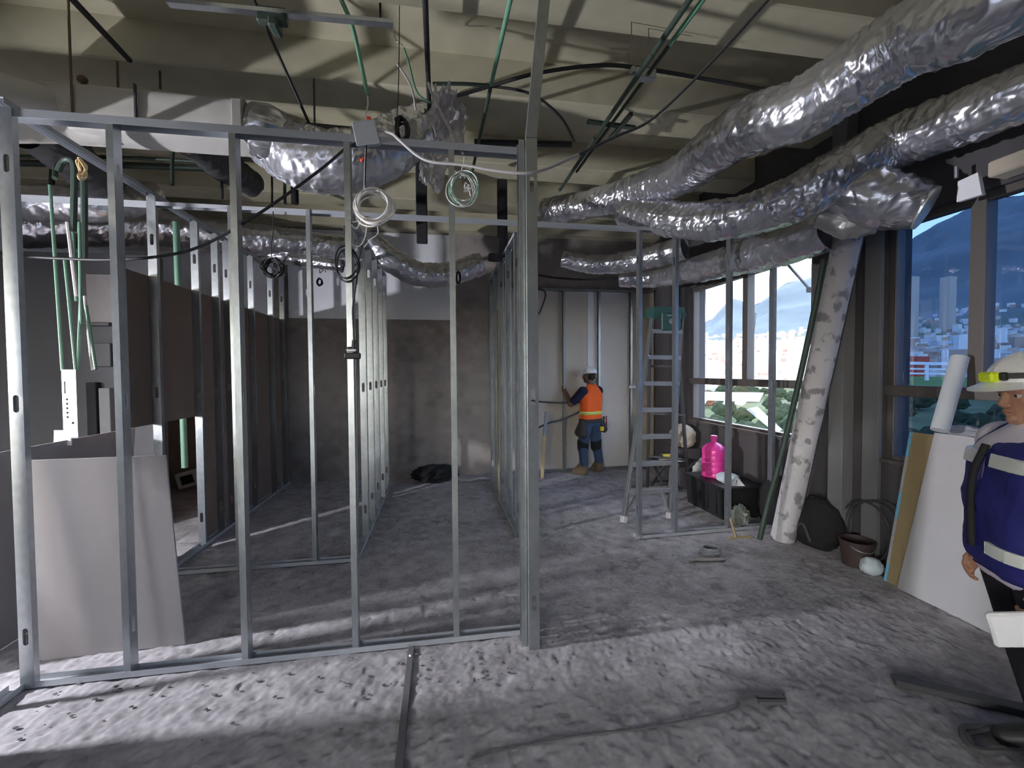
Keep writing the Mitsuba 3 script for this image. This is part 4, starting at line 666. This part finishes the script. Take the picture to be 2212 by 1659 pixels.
B.add('body', skin(torso + neck + arms + legs + feet + hp + hd, .014, 8), 'skin_dark', 'skin')
B.add('hair', skin([blob((q(-.032, 0, .045), .080), (q(-.02, 0, .06), .078), (q(-.04, 0, -.01), .066))], .015, 4), 'hair_black')
B.add('helmet', helmet_mesh(q, 1.0), 'helmet_white', 'white ridged safety helmet')
sleeves = [c for i in (0, 1) for c in chain([(sh[i], .082), (np.array(sh[i]) * .25 + np.array(el[i]) * .75, .064)])]
B.add('shirt', skin([blob(((0, .08, .98), .112), ((0, -.08, .98), .112), ((-.01, .11, 1.26), .104), ((-.01, -.11, 1.26), .104), ((-.01, 0, 1.37), .07))] + sleeves, .02, 8), 'tee_navy', 'navy short sleeves')
vest = skin([blob(((0, .075, .86), .125), ((0, -.075, .86), .125), ((0, .075, 1.06), .118), ((0, -.075, 1.06), .118), ((-.015, .105, 1.24), .112), ((-.015, -.105, 1.24), .112)), blob(((-.015, .105, 1.25), .111), ((-.015, -.105, 1.25), .111), ((-.02, .05, 1.36), .078), ((-.02, -.05, 1.36), .078))], .018, 8)
B.add('vest', unman(man(vest).trim_by_plane([0, 0, 1], .83)), 'vest_orange', 'orange safety vest')
band = unman(man(skin([blob(((0, .075, .86), .138), ((0, -.075, .86), .138), ((0, .075, 1.06), .133), ((0, -.075, 1.06), .133))], .02, 4)).trim_by_plane([0, 0, 1], .955).trim_by_plane([0, 0, -1], -1.005))
B.add('vest_band', band, 'vest_band', 'lime band round the vest'); B.add('reflective_band', unman(man(skin([blob(((0, .075, .86), .141), ((0, -.075, .86), .141), ((0, .075, 1.06), .136), ((0, -.075, 1.06), .136))], .02, 4)).trim_by_plane([0, 0, 1], .972).trim_by_plane([0, 0, -1], -.988)), 'band_grey')
trs = skin([blob(((0, .08, .90), .112), ((0, -.08, .90), .112), (hip[0], .112), (hip[1], .112))] + [c for i in (0, 1) for c in chain([(hip[i], .112), (kn[i], .08), ((an[i][0], an[i][1], .17), .068)])], .018, 8)
B.add('trousers', trs, 'denim', 'blue jeans')
for i in (0, 1):
    B.add('knee_pad', skin([bone(np.array(kn[i]) + (0, 0, -.05), .088, np.array(kn[i]) + (0, 0, .05), .09)], .02, 4), 'black_cloth', 'black knee pad'); B.add('boot', skin([blob((an[i], .062), ((an[i][0], an[i][1], .17), .062), ((an[i][0] - .03, an[i][1], .05), .05), (toe[i], .042), ((toe[i][0] - .06, toe[i][1], .05), .05))], .018, 6), 'boot_tan', 'tan boot')
TBk = thing('tool_belt', 'dark leather tool belt with pouches and pliers round the worker', 'tool belt'); Bt = Body(TBk, B.o, (-.52, .85))
Bt.add('belt', unman(man(skin([blob(((0, .08, .8), .138), ((0, -.08, .8), .138), ((0, .08, .92), .134), ((0, -.08, .92), .134))], .02, 4)).trim_by_plane([0, 0, 1], .83).trim_by_plane([0, 0, -1], -.885)), 'leather_dark')
Bt.add('pouch', skin([blob(((-.02, .24, .82), .055), ((-.05, .26, .66), .075), ((.03, .25, .68), .07))], .02, 4), 'leather_dark'); Bt.add('pouch', skin([blob(((-.1, -.17, .8), .05), ((-.11, -.2, .7), .055), ((-.03, -.24, .72), .055))], .02, 4), 'leather_dark')
Bt.add('tape_measure', box(-.18, -.13, -.12, -.06, .69, .76, .01), 'yellow', 'yellow tape measure', smooth=False)
for i, (y, a) in enumerate(((-.2, .3), (-.24, -.2), (-.28, .5))): Bt.add('plier_handle', skin([bone((-.1, y, .76), .010, (-.1 + .02 * i, y - .1 * a, .90), .009)], .03, 0), 'dark_red' if i == 2 else 'leather_dark')
B.add('cord', tube([q(-.1, .0, .0), q(-.13, 0, -.06), q(-.1, 0, -.1)], .006, 6), 'black_rubber')

# ---- the man in the navy vest at the right edge
k = thing('person', 'man in navy vest and white helmet with yellow head lamp at the right edge', 'person')
B = Body(k, (2.33, 1.37, 0), (-0.88, 0.47))
hip, kn, an = [(-.01, .10, .86), (-.02, -.10, .86)], [(-.07, .11, .47), (-.09, -.11, .47)], [(-.16, .12, .085), (-.19, -.12, .085)]; toe = [(.0, .15, .035), (-.03, -.15, .035)]
sh = [(-.0, .195, 1.33), (-.02, -.18, 1.33)]; el = [(-.06, .28, 1.05), (-.03, -.2, 1.06)]; wr = [(.03, .25, .80), (.06, -.15, .86)]
hc = (.0, 0, 1.535)
hp, q = head_parts(hc, (1, .18, -.1), 1.02)
neck = [bone((-.03, 0, 1.34), .066, (-.02, 0, 1.45), .058)]
torso = [blob(((0, .08, .92), .11), ((0, -.08, .92), .11), ((.01, .08, 1.08), .11), ((.01, -.08, 1.08), .11)), blob(((.01, .08, 1.08), .11), ((.01, -.08, 1.08), .11), ((0, .12, 1.27), .10), ((0, -.12, 1.27), .10)), blob(((0, .125, 1.29), .092), ((0, -.125, 1.29), .092), ((-.01, 0, 1.37), .066))]
arms = [c for i in (0, 1) for c in chain([(sh[i], .066), (el[i], .046), (wr[i], .031)])]
legs = [c for i in (0, 1) for c in chain([(hip[i], .10), (kn[i], .066), (an[i], .045)])]
feet = [blob((an[i], .045), (toe[i], .035), ((toe[i][0] - .04, toe[i][1], .04), .042), ((an[i][0] - .03, an[i][1], .045), .042)) for i in (0, 1)]
hd = hand(wr[0], (.75, -.1, -.55), (-.2, -.9, .1), (.5, -.2, .8), 1.0, .7) + hand(wr[1], (.6, .3, -.7), (-.5, .8, 0), (.5, .2, .8), 1.0, .5)
B.add('body', skin(torso + neck + arms + legs + feet + hp + hd, .0085, 10), 'skin_brown', 'skin')
B.add('hair', skin([blob((q(-.034, 0, .05), .082), (q(-.02, 0, .06), .081), (q(-.04, 0, -.005), .071))], .012, 4), 'hair_black')
for sgn in (1, -1):
    e = trimesh.creation.icosphere(3, .0118); e.apply_translation(q(.0725, .031 * sgn, .013)); B.add('eye', e, 'eye_white'); e = trimesh.creation.icosphere(2, .0062); e.apply_translation(q(.0802, .0315 * sgn, .012)); B.add('iris', e, 'hair_black')
    B.add('eyebrow', skin([bone(q(.089, .014 * sgn, .042), .0045, q(.075, .05 * sgn, .045), .004)], .006, 2), 'hair_black')
    B.add('eyelid', skin([bone(q(.084, .022 * sgn, .0225), .0045, q(.077, .044 * sgn, .0215), .0045)], .006, 2), 'skin_brown')
B.add('lips', skin([blob((q(.088, .017, -.0535), .0045), (q(.0955, 0, -.0525), .0055), (q(.088, -.017, -.0535), .0045))], .006, 2), 'lip_brown'); pr('lip_brown', (.26, .1, .08), .5)
qh = lambda x, y, z: q(x, y, z + .016)
B.add('helmet', helmet_mesh(qh, 1.0), 'helmet_white', 'white safety helmet')
B.add('lamp_strap', cat_([sweep(np.array([qh(-.005 + .139 * math.cos(a), .114 * math.sin(a), .074 + .004 * math.cos(a)) for a in np.linspace(-3.2, 3.2, 49)]) + (0, 0, dz), .0055, 6, False) for dz in (-.006, 0, .006)]), 'dark_grey', 'dark head lamp strap')
lb = box(.125, .158, -.032, .032, .055, .095, .008); lb.vertices = np.array([qh(*p) for p in lb.vertices]); B.add('head_lamp', lb, 'lamp_yellow', 'yellow head lamp', smooth=False)
lb = box(.115, .135, .03, .055, .06, .092, .005); lb.vertices = np.array([qh(*p) for p in lb.vertices]); B.add('lamp_clip', lb, 'black_rubber', smooth=False)
shirt = skin([blob(((0, .08, .86), .124), ((0, -.08, .86), .124), ((.01, .08, 1.08), .122), ((.01, -.08, 1.08), .122), ((0, .12, 1.27), .108), ((0, -.12, 1.27), .108), ((-.01, 0, 1.375), .08))] + [c for i in (0, 1) for c in chain([(sh[i], .088), (el[i], .068), (np.array(el[i]) * .25 + np.array(wr[i]) * .75, .05)])], .018, 8)
B.add('shirt', unman(man(shirt).trim_by_plane([0, 0, 1], .78)), 'shirt_white', 'pale shirt')
B.add('collar', skin([bone((.0, .06, 1.385), .026, (.03, -.0, 1.345), .022), bone((.0, -.06, 1.385), .026, (.03, 0, 1.345), .022), bone((.0, .06, 1.385), .026, (-.08, .05, 1.41), .025), bone((.0, -.06, 1.385), .026, (-.08, -.05, 1.41), .025)], .012, 4), 'shirt_white')
def vest_m(d): return skin([blob(((.005, .085, .88), .135 + d), ((.005, -.085, .88), .135 + d), ((.01, .085, 1.08), .134 + d), ((.01, -.085, 1.08), .134 + d), ((0, .125, 1.25), .118 + d), ((0, -.125, 1.25), .118 + d)), blob(((0, .125, 1.26), .117 + d), ((0, -.125, 1.26), .117 + d), ((-.02, .07, 1.375), .06 + d), ((-.02, -.07, 1.375), .06 + d))], .016, 6)
vm = vest_m(0); nz = (meshkit.fbm(np.asarray(vm.vertices) * 9, 3, 3) - .5) * .035; vm.vertices = vm.vertices + vm.vertex_normals * nz[:, None]
slit = m3.Manifold.cube([.3, .022, .9], True).translate([.2, -.05, 1.5])
B.add('vest', unman(man(vm).trim_by_plane([0, 0, 1], .815) - slit), 'vest_navy', 'navy safety vest')
def strip(z0, z1, lo, hi, d=.012):
    return unman(man(vest_m(d)).trim_by_plane([0, 0, 1], z0).trim_by_plane([0, 0, -1], -z1) ^ m3.Manifold.cube([.5, hi - lo, 2], True).translate([.1, (lo + hi) / 2, 1]))
B.add('reflective_strip', strip(1.245, 1.30, .0, .3), 'band_grey', 'silver strip across the chest'); B.add('reflective_strip', strip(.895, .945, .03, .19), 'band_grey', 'silver strip above the hem'); B.add('reflective_strip', strip(1.245, 1.30, -.3, -.07), 'band_grey')
B.add('strap', cat_([tube([(.11, -.05, 1.33), (.145, -.06, 1.2), (.15, -.06, 1.05), (.15, -.05, .9)], .014, 8)]), 'trouser_black')
B.add('trousers', skin([blob(((0, .085, .90), .122), ((0, -.085, .90), .122), (hip[0], .12), (hip[1], .12))] + [c for i in (0, 1) for c in chain([(hip[i], .12), (kn[i], .085), ((an[i][0], an[i][1], .1), .075)])], .02, 8), 'trouser_black', 'black trousers')
for i in (0, 1): B.add('shoe', skin([blob((an[i], .055), ((an[i][0] - .03, an[i][1], .045), .048), (toe[i], .04), ((toe[i][0] - .06, toe[i][1], .05), .05))], .018, 6), 'black_rubber')
PR_ = thing('folded_papers', 'folded white papers held in the hand of the man in the navy vest', 'papers')
pp = cat_([box(-.02, .21, -.012, .012, -.07, .055, .01), box(.0, .2, -.02, -.01, -.06, .05, .004)]); R = trimesh.transformations.euler_matrix(0, .25, -.1); pp.apply_transform(R); pp.apply_translation((.04, .25, .735)); obj('sheets', B.w(pp), 'paper', PR_)
# ================================================================ the valley outside the windows
g = np.random.default_rng(11)
def ridge(az): return np.interp(np.degrees(az), [-60, 0, 28, 31, 34, 36, 38.5, 41, 44, 47, 50, 53, 56, 60, 66, 80, 100, 140], [300, 90, 60, 110, 200, 330, 300, 420, 470, 440, 500, 560, 640, 690, 640, 500, 300, 100])
def ground(x, y):
    r = np.hypot(x, y); az = np.arctan2(x, y); n = meshkit.fbm(np.stack([x / 420, y / 420, 0 * x], -1), 5, 3) - .5
    low = np.interp(r, [0, 20, 60, 150, 400, 900, 1500, 5000], [-14, -14, -15, -17, -9, 34, 85, 85])
    m = np.clip((r - 1300) / 1900, 0, 1); m = m * m * (3 - 2 * m); rg = ridge(az) * (1 + .35 * n)
    return low + m * rg * np.interp(r, [1300, 3200, 5000], [1, 1.0, .75]) + n * np.interp(r, [0, 200, 1200, 3000], [0, 6, 30, 140])
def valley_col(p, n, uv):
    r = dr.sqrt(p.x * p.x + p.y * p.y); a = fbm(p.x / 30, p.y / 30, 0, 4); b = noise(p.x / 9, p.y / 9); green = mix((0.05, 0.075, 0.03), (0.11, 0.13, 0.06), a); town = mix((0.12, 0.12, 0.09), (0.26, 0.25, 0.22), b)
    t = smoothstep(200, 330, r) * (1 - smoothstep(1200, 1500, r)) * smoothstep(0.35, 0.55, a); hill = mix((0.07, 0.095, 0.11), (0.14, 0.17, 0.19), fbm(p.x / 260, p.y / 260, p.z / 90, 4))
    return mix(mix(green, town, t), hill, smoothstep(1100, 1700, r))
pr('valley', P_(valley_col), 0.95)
def valley(u, v):
    az = np.radians(5 + 80 * u); r = 9 * (6000 / 9) ** v; x, y = r * np.sin(az), r * np.cos(az); return np.stack([x + 4.5, y, ground(x, y)], -1)
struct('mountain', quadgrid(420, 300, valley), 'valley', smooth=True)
for i, c in enumerate(((.62, .6, .58), (.5, .42, .36), (.7, .69, .66), (.42, .3, .24), (.55, .56, .6))): pr(f'house_{i}', c, .9)
pr('window_dark', (.05, .06, .08), .3); pr('roof_red', (.5, .09, .06), .8); pr('crown_green', (.018, .032, .012), .9); pr('crown_rust', (.12, .06, .03), .9); pr('lawn', (.09, .16, .04), .95); pr('roof_slab', (.45, .46, .5), .7)
sites = []
while len(sites) < 2600:
    az = math.radians(g.uniform(26, 78)); r = 330 * (1650 / 330) ** (g.uniform() ** .8); x, y = r * math.sin(az), r * math.cos(az); sites.append((r, x, y))
sites.sort(); boxes = []
def house(r, x, y):
    h = g.uniform(4, 9) if g.uniform() < .94 else g.uniform(12, 24); w, d = g.uniform(6, 13), g.uniform(6, 13); z = float(ground(np.array(x), np.array(y)))
    b = box(-w / 2, w / 2, -d / 2, d / 2, -8, h); b.apply_transform(trimesh.transformations.rotation_matrix(g.uniform(0, 3.14), (0, 0, 1))); b.apply_translation((x + 4.5, y, z)); return b, w, d, h
HL = ['small flat roofed house in the town beyond the bright window', 'small flat roofed house in the town beyond the blue window']
for i, (r, x, y) in enumerate(sites[:290]):
    b, w, d, h = house(r, x, y); a = math.degrees(math.atan2(x + 4.5, y)); ci = int(g.integers(5)); o = thing('house', HL[int(a > 48)].replace('small', ('small pale grey', 'small tan', 'small white', 'small brick brown', 'small blue grey')[ci] + (' high' if h > 9 else '')), 'house', 'houses of the town outside'); scene[o + '__wall'] = mikit.ply(b, f'house_{ci}')
    if r < 480:
        m = b.bounding_box_oriented; ms = []; T0 = np.asarray(m.primitive.transform); ex = np.asarray(m.primitive.extents)
        v = b.vertices; lo = v[:, 2].max() - h; dirn = -np.array([x, y]) / r
        c = np.array([v[:, 0].mean(), v[:, 1].mean()]); fr = c + dirn * (max(w, d) * .5 + .05); s = np.array([-dirn[1], dirn[0]])
        for k in range(3): pc = c + dirn * (min(w, d) * .5 + .3) + s * (k - 1) * 2.4; ms.append(box(pc[0] - .5, pc[0] + .5, pc[1] - .5, pc[1] + .5, lo + 1.6, lo + 3.0))
        scene[o + '__window'] = mikit.ply(cat_(ms), 'window_dark')
for c in range(5):
    ms = [house(*q)[0] for q in sites[290 + c::5]]
    o = thing('distant_houses', 'far small houses spread over the hillside, too small to tell apart', 'houses'); labels[o]['kind'] = 'stuff'; scene[o] = mikit.ply(cat_(ms), f'house_{c}')
def out(px, py_, r): pass
# nearer things seen through the panes
def pt(p, w): return np.array(p)
tr = crumple((0, 0, 0), (1, 1, 1), 71, .45, 2.2, 3); trees = []
for i in range(200):
    az = math.radians(g.uniform(27, 75)); r = 34 * (320 / 34) ** g.uniform(); x, y = r * math.sin(az), r * math.cos(az); z = float(ground(np.array(x), np.array(y))); s = g.uniform(2.0, 4.2)
    o = thing('tree', ('rust brown leafy' if i % 13 == 5 else 'dark green leafy') + (' tree close below' if r < 60 else ' tree farther down the slope below') + (' the bright window' if az < .84 else ' the blue window'), 'tree', 'trees below the windows')
    m = tr.copy(); m.vertices = m.vertices * (s, s, s * .9) + (x + 4.5, y, z + 1.2); scene[o + '__crown'] = mikit.ply(m, 'crown_rust' if i % 13 == 5 else 'crown_green', smooth=True); scene[o + '__trunk'] = mikit.ply(rod((x + 4.5, y, z - 1), (x + 4.5, y, z + 2), .25, 6), 'rust')
obj('flat_roof', hull([(23.069,36.663,-0.852), (26.049,32.113,-0.792), (32.307,39.191,-0.683), (27.942,43.97,-0.742), (23.066,36.655,-1.107), (26.046,32.107,-1.022)]), 'roof_slab', None, 'grey flat roof seen at the top of the lower pane of the bright window', 'roof')
for i, (x0, y0) in enumerate(((1519, 868), (1566, 870), (1606, 868))):
    o = thing('roof_lamp', 'small white hook lamp under the edge of the grey flat roof', 'lamp', 'hook lamps under the roof'); scene[o] = mikit.ply(tube([(23.274,35.626,-0.463), (23.431,35.585,-0.962), (23.222,35.607,-1.375)], .18, 6) if i == 0 else tube([(24.55,34.399,-0.503), (24.704,34.359,-0.989), (24.5,34.381,-1.392)], .18, 6) if i == 1 else tube([(25.38,33.251,-0.378), (25.529,33.21,-0.93), (25.215,33.253,-1.243), (24.829,33.321,-1.082)], .2, 6), 'white_plastic', smooth=50)
obj('footpath', hull([(30.811,39.392,-2.264), (33.083,41.044,-2.252), (26.358,29.967,-3.055), (24.334,28.274,-3.047), (30.533,39.436,-2.355)]), 'roof_slab', None, 'pale path running down between the trees below the bright window', 'path')
obj('mast', cat_([sweep(np.array([(492.19,629.617,48.802), (502.253,629.252,92.651)]), np.array([6, 1.5]), 8)]), 'window_dark', None, 'tall thin leaning mast rising over the town in the bright window', 'mast')
rl = thing('railing_frame', 'white railed frame on the lawn below the town, in the blue window', 'railing')
for a, b in (((1928, 0), (2075, 0)),): pass
for y0, y1 in ((782, 786), (793, 796), (804, 806)): pass
obj('rail', bar((39.098,32.064,2.142), (44.361,31.187,2.024), .2, .25), 'white_plastic', rl); obj('rail', bar((39.092,32.051,1.657), (44.355,31.174,1.539), .15, .15), 'white_plastic', rl); obj('rail', bar((39.087,32.039,1.253), (44.35,31.163,1.135), .15, .15), 'white_plastic', rl)
obj('post', bar((39.577,31.986,2.179), (39.558,31.942,0.603), .2, .2, (1, 0, 0)), 'white_plastic', rl); obj('post', bar((41.969,31.587,2.122), (41.951,31.544,0.586), .2, .2, (1, 0, 0)), 'white_plastic', rl); obj('post', bar((44.082,31.235,2.066), (44.065,31.193,0.571), .2, .2, (1, 0, 0)), 'white_plastic', rl)
obj('lawn_bank', hull([(43.871,37.32,0.919), (53.566,35.706,0.711), (33.889,28.812,0.145), (41.38,27.564,-0.052), (39.863,33.883,-0.63), (48.678,32.416,-0.778)]), 'lawn', None, 'bright green lawn under the white railed frame', 'lawn')
for i, q in enumerate(((240.041,193.551,6.072), (259.041,200.544,6.203))):
    o = thing('red_house', ('left' if i == 0 else 'right') + ' of the two red roofed houses above the white railed frame', 'house'); scene[o] = mikit.ply(box(q[0] - 4, q[0] + 4, q[1] - 4, q[1] + 4, q[2] - 12, q[2] + 2), 'roof_red')
for q, lab in (((963.67,757.677,165.214), 'left of the two pale towers standing before the mountain in the blue window'), ((1039.229,745.126,164.68), 'right of the two pale towers standing before the mountain in the blue window')):
    o = thing('tower', lab, 'tower'); scene[o] = mikit.ply(box(q[0] - 9, q[0] + 9, q[1] - 9, q[1] + 9, q[2] - 140, q[2] + 25), 'house_1')
st = thing('white_stairs', 'white railed steps at the bottom of the blue window', 'stairs')
for a, b in (((14.203,11.782,-0.341), (13.92,10.806,-0.646)), ((14.23,11.771,-0.564), (13.958,10.793,-0.868)), ((14.227,11.765,-0.758), (13.888,10.8,-1.006))): obj('rail', bar(a, b, .12, .12), 'white_plastic', st)
obj('newel', rod((14.291,11.767,-0.342), (14.281,11.745,-1.16), .12), 'white_plastic', st)
# ================================================================ the work lamp that stands in the left hand room
L1 = thing('work_lamp', 'black tripod work lamp standing in the room at the left', 'work lamp')
obj('head', cat_([box(-4.66, -4.53, 2.1, 2.4, 1.7, 1.96, 0.01)]), 'black_rubber', L1)
obj('pole', rod((-4.58, 2.25, 0.0), (-4.58, 2.25, 1.72), 0.014), 'steel', L1)
obj('barn_door', box(-4.53, -4.425, 2.09, 2.412, 1.90, 1.906), 'black_rubber', L1)
obj('barn_door', box(-4.53, -4.452, 2.405, 2.412, 1.66, 2.0), 'black_rubber', L1)
for a in (0.5, 2.6, 4.7): obj('leg', rod((-4.58, 2.25, 0.5), (-4.58 + 0.45 * math.cos(a), 2.25 + 0.45 * math.sin(a), 0.0), 0.009), 'steel', L1)
lm = quadgrid(2, 2, lambda u, v: np.stack([-4.51 + 0 * u, 2.16 + 0.18 * u, 1.78 + 0.1 * v], -1))
k = obj('lens', lm, 'white_plastic', L1)
scene[k]['emitter'] = {'type': 'area', 'radiance': {'type': 'rgb', 'value': [LAMP_POWER * 0.97, LAMP_POWER * 0.97, LAMP_POWER * 1.04]}}
